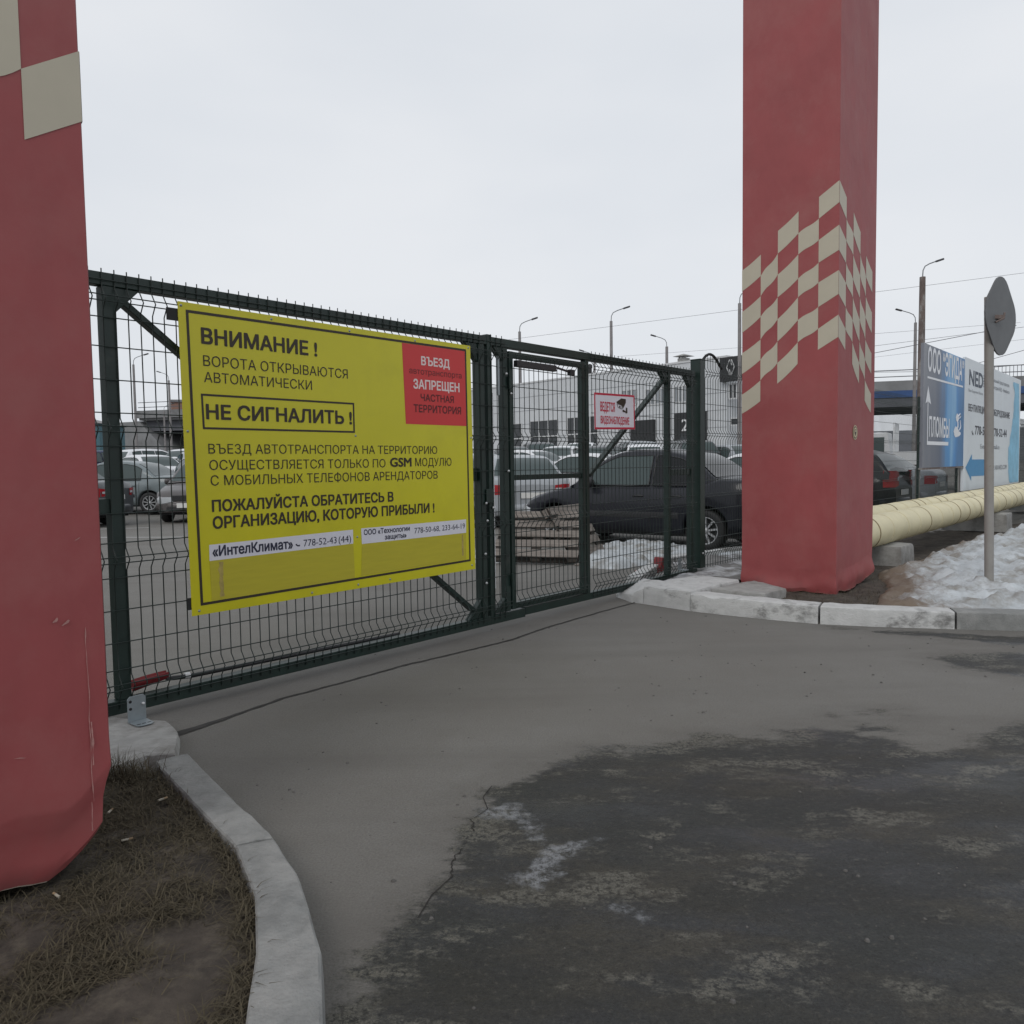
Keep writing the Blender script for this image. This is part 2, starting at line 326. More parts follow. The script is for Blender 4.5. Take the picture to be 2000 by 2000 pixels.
def text(body, s0, z0, h, wd, m, parent, n, bold=0, sub=(0, 0, 0), name="lettering", lower=False):
    """lettering as flat printed shapes: every outline of a glyph is filled"""
    c = bpy.data.curves.new("t", "FONT"); c.body = body; c.size = 1; c.resolution_u = 3; c.dimensions = '2D'; c.fill_mode = 'NONE'
    o = bpy.data.objects.new("t", c); COL.objects.link(o); bpy.context.view_layer.update()
    me = bpy.data.meshes.new_from_object(o.evaluated_get(bpy.context.evaluated_depsgraph_get()))
    bpy.data.objects.remove(o); bpy.data.curves.remove(c)
    co = [v.co.xy.copy() for v in me.vertices]; nb = {}
    for e in me.edges: a, b_ = e.vertices; nb.setdefault(a, []).append(b_); nb.setdefault(b_, []).append(a)
    bpy.data.meshes.remove(me); seen = set(); loops = []
    for v0 in range(len(co)):
        if v0 in seen or v0 not in nb: continue
        L = [v0]; seen.add(v0); cur = nb[v0][-1] if (v0+1) not in nb[v0] else v0+1
        while cur != v0 and cur not in seen:
            L.append(cur); seen.add(cur); nx_ = [q for q in nb[cur] if q not in seen]
            if not nx_: break
            cur = nx_[0]
        P_ = []
        for q in (co[k] for k in L):
            if not P_ or (q-P_[-1]).length > 1e-4: P_.append(q)
        if len(P_) > 2: loops.append(P_)
    Q = 80.                                   # the outlines of each glyph become thin horizontal strips of ink (non-zero fill)
    xs = [q.x for P_ in loops for q in P_]; x0, x1 = min(xs), max(xs); kx = wd/(x1-x0); kz = h/(.546 if lower else .728)
    items = sorted((min(q.x for q in P_), max(q.x for q in P_), P_) for P_ in loops) if False else sorted([(min(q.x for q in P_), max(q.x for q in P_), k) for k, P_ in enumerate(loops)])
    groups = []
    for a, e, k in items:
        if groups and a < groups[-1][0]-.002: groups[-1][1].append(k); groups[-1][0] = max(groups[-1][0], e)
        else: groups.append([e, [k]])
    dy = round(bold*Q); sh_s = [(0, 0)] if not bold else [(-bold*1.1, 0), (bold*1.1, 0), (0, dy), (0, -dy), (-bold*.8, dy), (bold*.8, -dy), (bold*.8, dy), (-bold*.8, -dy)]
    b = MB()
    for _, ks in groups:
        ed = []
        for k in ks:
            P_ = loops[k]; Z_ = [(q.x, round(q.y*Q)) for q in P_]
            for (ax, ay), (cx, cy) in zip(Z_, Z_[1:]+Z_[:1]):
                if ay != cy:
                    for ox, oy in sh_s: ed.append((ax+ox, ay+oy, cx+ox, cy+oy, 1) if ay < cy else (cx+ox, cy+oy, ax+ox, ay+oy, -1))
        for y in range(min(e[1] for e in ed), max(e[3] for e in ed)):
            row = []
            for ax, ay, cx, cy, dr in ed:
                if ay <= y and cy >= y+1:
                    xa = ax+(cx-ax)*(y-ay)/(cy-ay); xb = ax+(cx-ax)*(y+1-ay)/(cy-ay); row.append(((xa+xb)/2, xa, xb, dr))
            row.sort(); wn = 0
            for mid_, xa, xb, dr in row:
                if wn == 0: st = (xa, xb)
                wn += dr
                if wn == 0:
                    zz0, zz1 = z0+y/Q*kz, z0+(y+1)/Q*kz
                    b.add([(s0+(st[0]-x0)*kx, n, zz0), (s0+(xa-x0)*kx, n, zz0), (s0+(xb-x0)*kx, n, zz1), (s0+(st[1]-x0)*kx, n, zz1)], [(0, 1, 2, 3)])
    return b.build(name, m, parent, sub=sub)

# ------------------------------------------------------------------ ground
WET = [[(-.5, .2), (-.42, 1.5), (-.30, 2.05), (-.21, 2.29), (-.14, 2.75), (-.09, 2.88), (.11, 3.07), (.4, 3.29), (.43, 3.21), (.76, 3.36), (.98, 3.27), (1.43, 3.40), (1.62, 3.3), (1.66, 3.18), (1.9, 3.28), (2.31, 3.54), (5, 3.6), (5, .2)],
       [(1.49, 3.66), (1.47, 3.50), (1.56, 3.42), (1.66, 3.43), (1.60, 3.56)], [(1.64, 3.69), (1.7, 3.65), (1.84, 3.65), (1.75, 3.69)],
       [(1.2, 3.43), (1.36, 3.24), (1.6, 3.3), (1.5, 3.43), (1.33, 3.47)], [(.76, 3.40), (.9, 3.27), (1.3, 3.27), (1.22, 3.36)],
       [(2.46, 4.74), (2.56, 4.47), (2.8, 4.25), (4.2, 4.1), (4.2, 4.9)], [(2.3, 5.60), (3.3, 5.30), (4.2, 5.1), (4.2, 4.98), (3.2, 5.02), (2.95, 5.15), (2.6, 5.38)]]
SALT = [[(-.13, 2.74), (-.08, 2.59), (.02, 2.62), (-.02, 2.76)], [(-.0, 2.68), (.10, 2.52), (.16, 2.47), (.27, 2.49), (.17, 2.37), (.10, 2.30), (.05, 2.20), (0, 2.25), (.07, 2.42), (.0, 2.55)], [(.2, 2.13), (.3, 2.1), (.34, 2.02), (.22, 2.04)]]
def axis_(a, b, step, far):
    xs = []; x = a
    while x < b: xs.append(x); x += step
    xs.append(b)
    st = step; lo = a; hi = b; L = []; H = []
    while lo > -far: st *= 1.35; lo -= st; L.append(lo)
    st = step
    while hi < far: st *= 1.35; hi += st; H.append(hi)
    return L[::-1]+xs+H
gx = axis_(-1.6, 4.2, .035, 600); gy = axis_(1.3, 5.7, .035, 600)
g = MB(); vs = [(x, y, zg(x, y)) for y in gy for x in gx]; nx = len(gx)
g.add(vs, [(j*nx+i, j*nx+i+1, (j+1)*nx+i+1, (j+1)*nx+i) for j in range(len(gy)-1) for i in range(nx-1)], 0, True)
ground = structure(g.build("ground", M['asphalt']))
a1 = ground.data.attributes.new("wet", 'FLOAT', 'POINT'); a2 = ground.data.attributes.new("salt", 'FLOAT', 'POINT')
wv = []; sv = []
for x, y, z in vs:
    if -1.7 < x < 4.6 and -1 < y < 6:
        wv.append(max(-.5, min(.5, max(sdist(x, y, p) for p in WET)))); sv.append(max(-.5, max(sdist(x, y, p) for p in SALT)))
    else: wv.append(-.5); sv.append(-.5)
a1.data.foreach_set("value", wv); a2.data.foreach_set("value", sv)

# dark seam across the drive in front of the gate
pts = [(.0, -.42), (.16, -.385), (.42, -.35), (.8, -.28), (1.2, -.285), (1.66, -.27), (2.1, -.31), (2.54, -.33), (3.0, -.27), (3.43, -.25), (4.07, -.23), (4.5, -.22)]
sm = MB(); rows = []
for i in range(len(pts)-1):
    for k in range(14):
        t = k/14; s = pts[i][0]*(1-t)+pts[i+1][0]*t; n_ = pts[i][1]*(1-t)+pts[i+1][1]*t
        n_ += .012*fbm((s*6, 3, 0)); wd = .008+.007*abs(fbm((s*9, 8, 1)))+(.03*max(0, 1-s/.5) if s < .5 else 0)
        rows.append([G(s, n_-wd, .004), G(s, n_+wd, .004)])
sm.grid(rows, smooth=False)
structure(sm.build("pavement_seam", mat("seam_tar", (.030, .028, .026), .85, .4, 20)))
cr = MB()
for pth in ([(-.09, 2.90), (-.12, 2.80), (-.10, 2.70), (-.15, 2.62), (-.14, 2.52)], [(-.17, 2.42), (-.20, 2.33), (-.19, 2.25), (-.24, 2.15), (-.27, 2.02)]):
    rows = []
    for (xa, ya), (xb, yb) in zip(pth, pth[1:]):
        for k in range(8):
            t = k/8; x, y = xa+(xb-xa)*t+.012*fbm((ya*20+k, 1, 1)), ya+(yb-ya)*t; wd = .0014+.0025*abs(fbm((x*30, y*30, 4))); rows.append([(x-wd, y, .003), (x+wd, y, .003)])
    cr.grid(rows, smooth=False)
structure(cr.build("pavement_crack", mat("crack_dirt", (.022, .020, .018), .95, .3, 30)))
# parking lines in the lot
pl = MB()
for (x0, y0, x1, y1) in [(-9.6, 15.6, -6.2, 15.2), (-9.3, 17.6, -8.2, 17.9), (-12, 14.6, -8.5, 14.2)]:
    d = Vector((x1-x0, y1-y0, 0)).normalized(); p = Vector((-d.y, d.x, 0))*.05
    a_, e_ = Vector((x0, y0, zg(x0, y0)+.004)), Vector((x1, y1, zg(x1, y1)+.004)); pl.quad(a_-p, e_-p, e_+p, a_+p)
structure(pl.build("parking_lines", M['line_white']))

# ------------------------------------------------------------------ earth islands, kerbs, footings
def patch(name, poly, zf, m, step=.05, rough=.02):
    xs = [p[0] for p in poly]; ys = [p[1] for p in poly]; x0, x1, y0, y1 = min(xs), max(xs), min(ys), max(ys)
    ni = int((x1-x0)/step)+1; nj = int((y1-y0)/step)+1; idx = {}; v = []; f = []
    def gv(i, j):
        if (i, j) not in idx:
            x, y = x0+i*step, y0+j*step; d = sdist(x, y, poly); idx[(i, j)] = len(v); v.append((x, y, zf(x, y, d)+zg(x, y)+rough*fbm((x*5, y*5, 1))))
        return idx[(i, j)]
    for i in range(ni):
        for j in range(nj):
            if pip(x0+(i+.5)*step, y0+(j+.5)*step, poly): f.append((gv(i, j), gv(i+1, j), gv(i+1, j+1), gv(i, j+1)))
    b = MB(); b.add(v, f, 0, True); return b.build(name, m)
def kerb(path_in, path_out, h0, h1, seed=0, name="kerb_stone", m='whitewash'):
    """a kerb stone between an inner and an outer edge line, worn on its edges"""
    b = MB(); rows = []; n = len(path_in)
    seg = 16
    for i in range(n-1):
        for k in range(seg+(1 if i == n-2 else 0)):
            t = k/seg; pi = Vector(path_in[i]).lerp(Vector(path_in[i+1]), t); po = Vector(path_out[i]).lerp(Vector(path_out[i+1]), t)
            q = (i+t)/(n-1); h = h0*(1-q)+h1*q
            w_ = lambda c: .0045*fbm((pi.x*9+c, pi.y*9, seed+c*3), 4)-(.014*max(0, fbm((pi.x*5, pi.y*5, seed+40), 3)-.38) if c in (4, 5, 6) else 0)*3
            a = pi; e = po; u = (e-a)
            R3 = lambda f, z, c: Vector((a.x+u.x*f, a.y+u.y*f, z+w_(c)))
            h += zg(pi.x, pi.y); lo = zg(pi.x, pi.y)-.03
            rows.append([R3(0, lo, 0), R3(0, h-.006, 1), R3(.04, h, 2), R3(.5, h+.002, 3), R3(.94, h, 4), R3(.985, h-.005, 5), R3(1.0, h-.016, 6), R3(1.02, (h+lo)*.5, 7), R3(1.03, lo, 8)])
    b.grid(rows, smooth=True)
    b.add(rows[0], [tuple(range(9))]); b.add(rows[-1], [tuple(range(8, -1, -1))])
    c = sum((Vector(r[3]) for r in rows), Vector())/len(rows); c.z = 0
    o = b.build(name, M[m], sub=c, loc=c, fix=True, sharp=28)
    return o
GRP = "kerb stones edging the drive"
# left of the drive
kin = [(-1.36, 2.93), (-1.188, 2.713), (-1.042, 2.527), (-.91, 2.364), (-.825, 2.26)]
kou = [(-1.27, 3.02), (-1.09, 2.78), (-.93, 2.57), (-.80, 2.41), (-.722, 2.30)]
tag(kerb(kin, kou, .10, .10, 1, m='kerb_grey'), "long pale kerb stone running from the broken footing past the dry grass", "kerb", GRP)
kin = [(-.823, 2.255), (-.73, 2.086), (-.677, 1.98), (-.60, 1.75), (-.52, 1.4)]
kou = [(-.718, 2.293), (-.60, 2.10), (-.545, 1.98), (-.45, 1.75), (-.36, 1.4)]
tag(kerb(kin, kou, .10, .10, 2, m='kerb_grey'), "stained grey kerb stone nearest the camera at the foot of the left red pillar", "kerb", GRP)
# right of the drive
kou = [(1.43, 6.34), (1.60, 6.20), (1.93, 5.955), (2.235, 5.762)]; kin = [(1.55, 6.49), (1.73, 6.34), (2.04, 6.12), (2.33, 5.935)]
tag(kerb(kin, kou, .14, .13, 3), "whitewashed kerb stone in front of the checkered pillar, beside the footing block", "kerb", GRP)
kou = [(2.25, 5.755), (2.6, 5.635), (3.10, 5.515)]; kin = [(2.345, 5.925), (2.68, 5.815), (3.15, 5.70)]
tag(kerb(kin, kou, .13, .12, 4), "kerb stone with grey scraped patches between two dark joints, right of the checkered pillar", "kerb", GRP)
kou = [(3.115, 5.51), (3.6, 5.41), (4.3, 5.27)]; kin = [(3.165, 5.695), (3.65, 5.59), (4.35, 5.45)]
tag(kerb(kin, kou, .12, .12, 5, m='kerb_grey'), "bare grey kerb stone at the right edge, below the road sign pole", "kerb", GRP)
# sloped end stone and footing blocks
def block(name, poly, ztop, m, label, cat, seed=0, group=None):
    """rough cast block with an irregular top"""
    b = MB(); n = len(poly); per = []
    for i in range(n):
        for k in range(6):
            t = k/6; p = Vector(poly[i]).lerp(Vector(poly[(i+1) % n]), t); zt = ztop[i]*(1-t)+ztop[(i+1) % n]*t; per.append((p, zt))
    c = sum((p for p, _ in per), Vector((0, 0)))/len(per)
    rows = []
    for f, dz, w_ in ((1.02, None, 0), (1.01, -.5, .005), (1.0, -.022, .007), (.985, -.004, .006), (.95, 0, .004), (.6, .002, .004), (.02, .002, 0)):
        r = []
        for p, zt in per:
            q = c+(p-c)*f; z = -.03 if dz is None else (zt*.5 if dz == -.5 else zt+dz)
            if f < .8: z = zt*f+(sum(x[1] for x in per)/len(per))*(1-f)
            e = Vector((fbm((q.x*9, q.y*9, z*9+seed)), fbm((q.x*9+5, q.y*9, z*9+seed)), fbm((q.x*9, q.y*9+7, z*9+seed))))*w_*1.6
            r.append((q.x+e.x, q.y+e.y, z+e.z))
        rows.append(r)
    b.grid(rows, closed=True); b.add(rows[-1], [tuple(range(len(per)))])
    cc = Vector((c.x, c.y, 0))
    return tag(b.build(name, m, sub=cc, loc=cc, fix=True, sharp=30), label, cat, group)
block("end_kerb", [(.93, 7.06), (1.02, 6.78), (1.11, 6.70), (1.36, 6.93), (1.20, 7.25)], [.05, .07, .14, .16, .14], M['whitewash'], "sloping whitewashed kerb end under the right end of the gate", "kerb", 1)
block("footing_block", [(1.115, 6.695), (1.425, 6.345), (1.62, 6.52), (1.95, 6.80), (1.70, 7.16), (1.37, 6.94)], [.15, .16, .17, .18, .18, .17], M['whitewash'], "cracked whitewashed concrete footing block under the green gate post", "footing", 2)
block("footing_slab", [(1.64, 6.53), (1.99, 6.21), (2.25, 6.5), (2.13, 6.95), (1.96, 6.83)], [.15, .15, .15, .15, .15], M['concrete'], "grey concrete slab beside the checkered pillar behind the kerb", "footing", 3)
block("footing_block", [(-1.93, 3.68), (-2.5, 3.5), (-2.3, 2.8), (-1.57, 2.93), (-1.47, 3.09), (-1.36, 3.10), (-1.42, 3.27), (-1.48, 3.42), (-1.60, 3.58)], [.05, .05, .06, .06, .07, .065, .06, .055, .05], M['concrete'], "broken grey concrete footing block under the galvanised angle bracket", "footing", 4)
# earth islands
left_island = [(-1.40, 2.97), (-1.188, 2.72), (-1.042, 2.53), (-.91, 2.37), (-.825, 2.26), (-.73, 2.09), (-.67, 1.97), (-.595, 1.75), (-.515, 1.4), (-.45, .6), (-3.2, .6), (-3.2, 3.6), (-1.9, 3.2), (-1.55, 2.86)]
structure(patch("soil_left", left_island, lambda x, y, d: .055+.02*min(1, max(0, d)/.2)+.015*fbm((x*2, y*2, 4)), M['soil'], .04, .02))
right_island = [(1.66, 6.45), (2.03, 6.10), (2.33, 5.92), (2.68, 5.80), (3.15, 5.68), (3.65, 5.57), (4.4, 5.42), (6.2, 5.1), (16, 12.5), (14, 18), (6.4, 12.9), (2.0, 7.3), (1.7, 6.9)]
structure(patch("soil_right", right_island, lambda x, y, d: .045+.02*min(1, max(0, d)/.3)+(.02+.03*max(0, min(1, (y-8)/2)))*fbm((x*.8, y*.8, 2)), M['soil'], .11, .03))

# dry grass: blades lying every way
def blades(name, spots, nb, lo, hi, label, lean=.75, zb=.07):
    b = MB()
    for _ in range(nb):
        x, y, ok = spots()
        if not ok: continue
        L_ = random.uniform(lo, hi); a = random.uniform(0, 6.283); el = random.uniform(.08, 1.0)*(1-lean)*2+.05
        d = Vector((math.cos(a)*math.cos(el), math.sin(a)*math.cos(el), math.sin(el))); p = Vector((-d.y, d.x, 0)).normalized()*random.uniform(.0006, .0016)
        c0 = Vector((x, y, zb+random.uniform(-.015, .01))); c1 = c0+d*L_*.55+Vector((0, 0, .004)); c2 = c0+d*L_-Vector((0, 0, L_*.18))
        b.add([c0-p, c0+p, c1+p*.8, c1-p*.8, c2], [(0, 1, 2, 3), (3, 2, 4)])
    return tag(b.build(name, M['grass']), label, None, kind="stuff")
def gl():
    x = random.uniform(-2.1, -.5); y = random.uniform(1.45, 2.95)
    if not pip(x, y, left_island): return 0, 0, False
    d = sdist(x, y, left_island); bare = fbm((x*3.1, y*3.1, 9)) + (.45 if (y < 2.05 and x > -.98) else 0)
    return x, y, bare < .22+.25*random.random() or d < .05
blades("dry_grass", gl, 60000, .02, .10, "matted dry brown grass between the left red pillar and its kerb")
def gl2():
    t = random.random(); x = -1.47+.16*random.gauss(0, .5)+t*.0; y = 2.83+.05*random.gauss(0, .7)
    return x, y, True
blades("dry_grass", gl2, 500, .06, .16, "tuft of taller dry grass against the broken footing", .35)
def gr():
    s = random.uniform(4.6, 6.4); n_ = random.uniform(-2.2, -.7); p = G(s, n_)
    return p.x, p.y, pip(p.x, p.y, right_island) and random.random() < .9
blades("dry_grass", gr, 2600, .03, .11, "thin dry grass on bare soil round the foot of the checkered pillar", .6, .07)

# snow
def snow_heap(name, poly, H, label, m, step=.05, seed=0, dirt=None, top=None, base=.06):
    xs = [p[0] for p in poly]; ys = [p[1] for p in poly]; x0, x1, y0, y1 = min(xs), max(xs), min(ys), max(ys)
    ni = int((x1-x0)/step)+1; nj = int((y1-y0)/step)+1; idx = {}; v = []; f = []; dv = []
    def gv(i, j):
        if (i, j) not in idx:
            x, y = x0+i*step, y0+j*step; d = sdist(x, y, poly); e = max(0, d)
            k = 1-math.exp(-e/.28); hh = H if top is None else top(x, y)
            z = zg(x, y)+base+k*hh*(1+.35*fbm((x*1.1, y*1.1, seed)))+min(1, e/.10)*(.062*fbm((x*4.2, y*4.2, seed+3))+.042*fbm((x*10, y*10, seed+6))-.03*abs(fbm((x*6.5, y*6.5, seed+9))))
            if d < .0: z = zg(x, y)-.03+base*.5
            idx[(i, j)] = len(v); v.append((x+.02*fbm((x*6, y*6, 2)), y+.02*fbm((x*6, y*6, 5)), z)); dv.append(dirt(x, y, d) if dirt else 0.)
        return idx[(i, j)]
    for i in range(ni):
        for j in range(nj):
            if sdist(x0+(i+.5)*step, y0+(j+.5)*step, poly) > -.04+.05*fbm((i*step*4, j*step*4, seed)): f.append((gv(i, j), gv(i+1, j), gv(i+1, j+1), gv(i, j+1)))
    b = MB(); b.add(v, f, 0, True); c = Vector((sum(xs)/len(xs), sum(ys)/len(ys), 0))
    o = b.build(name, m, sub=c, loc=c)
    at = o.data.attributes.new("dirt", 'FLOAT', 'POINT'); at.data.foreach_set("value", dv)
    return tag(o, label, "snow")
sb = [(2.72, 5.86), (2.95, 6.35), (3.25, 6.75), (3.40, 7.25), (3.55, 7.65), (4.3, 8.35), (5.0, 9.2), (6.2, 10.3), (9.0, 13.2), (12, 13), (8, 7.5), (6, 5.6), (4.6, 5.45), (3.65, 5.62), (3.2, 5.72)]
back_line = [(2.72, 5.86), (2.95, 6.35), (3.25, 6.75), (3.40, 7.25), (3.55, 7.65), (4.3, 8.35), (5.0, 9.2), (6.2, 10.3), (9.0, 13.2)]
def bdirt(x, y, d):
    m_ = min(math.hypot(x-p[0]-(q[0]-p[0])*t, y-p[1]-(q[1]-p[1])*t) for p, q in zip(back_line, back_line[1:]) for t in (0, .25, .5, .75))
    return max(0, .62-m_*.80)+max(0, .22-d*1.1)
snow_heap("snow_bank", sb, .26, "long bank of old dirty snow round the road sign pole, below the cream pipes", M['old_snow'], .04, 11, bdirt, lambda x, y: .07+.066*max(0, min(6, y-6.3)), base=.10)
snow_heap("snow_bank", [(.80, 9.25), (1.2, 9.02), (1.55, 9.35), (2.05, 9.75), (2.6, 10.6), (2.7, 11.6), (2.0, 12.2), (1.3, 11.9), (.95, 10.9), (.85, 10.2)], .16, "white snow heap behind the gate, between the pallets and the dark saloon", M['old_snow'], .06, 21, lambda x, y, d: max(0, .30-d*1.5)*.8, base=.02)
snow_heap("snow_bank", [(2.3, 9.3), (3.3, 10.2), (4.0, 10.7), (3.6, 11.0), (2.7, 10.5), (2.2, 9.9)], .12, "low patch of snow behind the mesh fence, left of the checkered pillar", M['old_snow'], .06, 31, lambda x, y, d: max(0, .3-d)*.7, base=.02)
snow_heap("snow_bank", [(-1.1, 10.6), (-.2, 10.3), (-.1, 11.2), (-.5, 11.8), (-1.0, 11.5)], .10, "small snow patch left of the wooden pallets, seen past the yellow sign", M['old_snow'], .06, 41, base=.02)

# ------------------------------------------------------------------ red pillars
CK = [(0.0, [3.462, 3.288, 3.108, 2.907, 2.745, 2.553, 2.386, 2.206]), (.163, [3.365, 3.190, 3.016, 2.832, 2.670, 2.470, 2.291, 2.118]),
      (.332, [3.286, 3.105, 2.930, 2.730, 2.575, 2.385, 2.199, 2.019]), (.508, [3.160, 2.970, 2.792, 2.601, 2.415, 2.226, 2.042, 1.865]),
      (.659, [2.989, 2.807, 2.633, 2.455, 2.260, 2.084, 1.905, 1.725]), (.830, [2.880, 2.700, 2.519, 2.338, 2.157, 1.975, 1.792, 1.623])]
# tan cells: column -> index of the upper line at its corner-side edge and at its far edge
CELLS = [[(0, 0), (2, 2), (4, 4), (6, 6)], [(1, 1), (3, 3), (5, 5)], [(0, 0), (2, 2), (4, 4), (6, 6)], [(1, 1), (3, 3), (5, 5)], [(0, 0), (2, 2), (4, 4), (6, 6)]]
def pillar(name, label, s0, s1, n0, n1, zbot, corner, flare, zshift=0, seed=0, tuck=.01, kf=1.0):
    """cloth-clad square pillar; corner = which s edge meets the drive ('s0' or 's1')"""
    o = thing(name, label, "pillar", G((s0+s1)/2, (n0+n1)/2, 0), GA, "red portal pillars either side of the gate")
    cs, cn = (s0+s1)/2, (n0+n1)/2; b = MB(); rc = .004
    per = []
    def edge(a, c, k):
        for i in range(k): t = i/k; per.append((a[0]+(c[0]-a[0])*t, a[1]+(c[1]-a[1])*t))
    P4 = [(s0, n0), (s1, n0), (s1, n1), (s0, n1)]
    for i in range(4):
        a, c = P4[i], P4[(i+1) % 4]; L_ = math.hypot(c[0]-a[0], c[1]-a[1]); d = ((c[0]-a[0])/L_, (c[1]-a[1])/L_)
        edge((a[0]+d[0]*rc, a[1]+d[1]*rc), (c[0]-d[0]*rc, c[1]-d[1]*rc), 26); per.append((c[0]-d[0]*rc, c[1]-d[1]*rc))
    zs = [0, .03, .06, .10, .14, .185, .20, .27, .34, .45, .6, .8, 1.1, 1.5, 2, 2.6, 3.2, 4, 5, 6, 7.5]
    rows = []
    cx = s1 if corner == 's1' else s0
    for zi in zs:
        r = []
        for s, n_ in per:
            dcor = math.hypot(s-cx, n_-n0)
            zb = zbot+.018*fbm((s*5, n_*5, seed))+flare(s, n_, dcor)
            z = zb+zi*(1 if zi > .5 else 1)
            if zi > .5: z = zi+zbot
            t = max(0, 1-zi/(.24 if tuck > 0 else .185)); k = t*t*(3-2*t) if tuck > 0 else t
            ox, oy = (s-cs), (n_-cn); l = math.hypot(ox, oy); wv_ = fbm((s*3.3, n_*3.3, seed+2+zi*2))
            off = k*(tuck+.022*wv_)+(.007*fbm((s*2, n_*2, zi*1.5+seed)) if .05 < zi < .7 else 0)
            if zi > .01 and zi < .27: off += .012*math.sin(zi*28+3*fbm((s*2.2, n_*2.2, seed+8)))*(1-zi/.27)
            r.append((s+ox/l*off-cs, n_+oy/l*off-cn, z))
        rows.append(r)
    b.grid(rows, closed=True, smooth=True)
    b.add(rows[-1], [tuple(range(len(per)))])
    # pale lining showing along the ragged hem
    hem = [[(x*.985, y*.985, z-.004) for x, y, z in rows[0]], [(x*1.003, y*1.003, z+.008*(1+fbm((x*8, y*8, seed)))) for x, y, z in rows[0]]]
    b.grid(hem, 1, closed=True)
    # printed checker flag on the two faces that meet at the corner
    sg = -1 if corner == 's1' else 1
    fn = (n1-n0)/.83; fs = (s1-s0)/.93*kf
    for face in (0, 1):
        for ci in range(5):
            for (i, j) in CELLS[ci]:
                (d0, za), (d1, zb_) = CK[ci], CK[ci+1]; K = 8; top = []; bot = []
                for q in range(K+1):
                    t = q/K; e = t+(.06*math.sin(2*math.pi*t) if ci in (1, 3) else .05*math.sin(math.pi*t)*(1 if ci else 0))
                    d = d0+(d1-d0)*t
                    zt = za[i]+(zb_[j]-za[i])*e+zshift; zz = za[i+1]+(zb_[j+1]-za[i+1])*e+zshift
                    eps = .0016
                    if face == 0: mk = lambda z: ((cx-cs)-sg*0+(-eps if corner == 's0' else eps), n0+d*fn-cn, z)
                    else: mk = lambda z: ((cx+sg*d*fs)-cs, n0-cn-eps, z)
                    top.append(mk(zt)); bot.append(mk(zz))
                b.grid([top, bot], 2, smooth=False)
    if corner == 's1':
        for (d, za, zb_, wd) in ((.052, .78, .30, .0016), (.047, .52, .40, .003), (.058, .30, .22, .002)):
            rr = [];
            for q in range(26):
                t = q/25; z = za+(zb_-za)*t; x = cx-cs-d+.004*fbm((z*9, 3, seed)); ww = wd*max(.1, .5+1.2*fbm((z*31, 6, seed))); rr.append([(x-ww, n0-cn-.004, z), (x+ww, n0-cn-.004, z)])
            b.grid(rr, 3, smooth=False)
        for (d, z, wd, hh) in ((.10, .80, .014, .005), (.125, .81, .010, .006), (.30, 1.33, .008, .002), (.06, 1.02, .012, .002), (.22, .47, .025, .0016)):
            b.add([(cx-cs-d+wd*math.cos(a_)*(.7+.5*fbm((a_*2, z*5, 1))), n0-cn-.004, z+hh*math.sin(a_)*(.7+.6*fbm((a_*3, z*7, 2)))+wd*.4*math.cos(a_)*(1 if d < .2 else -.3)) for a_ in [2*math.pi*q/14 for q in range(14)]], [tuple(range(14))], 3)
    cl = b.build("cloth_cladding", [M['red'], M['lining'], M['tan'], M['scuff']], o, sharp=24)
    # dark steel core that shows under the hem
    c = MB(); c.box((-(s1-s0)/2+.14, -(n1-n0)/2+.14, -.05), ((s1-s0)/2-.14, (n1-n0)/2-.14, zbot+.25)); c.build("steel_core", M['black'], o)
    return o
pr = pillar("portal_pillar", "red cloth-clad pillar with a tan checker flag, right of the gate", 5.21, 6.19, -1.6, -.768, .085, 's0',
            lambda s, n_, d: -.045*max(0, 1-d/.07)+(.075*max(0, (s-5.7)/.5) if n_ < -1.5 else 0)-.02*max(0, 1-abs(d-.5)/.5)*(n_ > -1.5), 0, 1, .012)
pillar("portal_pillar", "dusty red cloth-clad pillar close to the camera at the left edge", -1.62, -.62, -1.6, -.768, .115, 's1',
       lambda s, n_, d: .085*max(0, 1-d/.10), -.083, 5, -.055, .80)
# round emblem sticker on the right pillar
tk = MB(); cx_, cz_ = .442-.49, 1.436; yy = -.416-.004
def ell(rx, rz, y, mi, k=28):
    tk.add([(cx_+rx*math.cos(2*math.pi*i/k), y, cz_+rz*math.sin(2*math.pi*i/k)) for i in range(k)], [tuple(range(k))], mi)
ell(.062, .063, yy, 0); ell(.053, .054, yy-.0008, 1); ell(.043, .044, yy-.0016, 0)
tk.add([(cx_+x, yy-.0024, cz_+z) for x, z in [(-.024, .026), (.024, .026), (.024, -.004), (0, -.032), (-.024, -.004)]], [(0, 1, 2, 3, 4)], 1)
tk.add([(cx_+x, yy-.0032, cz_+z) for x, z in [(-.016, .018), (.016, .018), (.016, .006), (-.016, .006)]], [(0, 1, 2, 3)], 0)
tk.build("round_sticker", [mat("cream_sticker", (.55, .46, .28), .4, .05), M['ink']], pr)

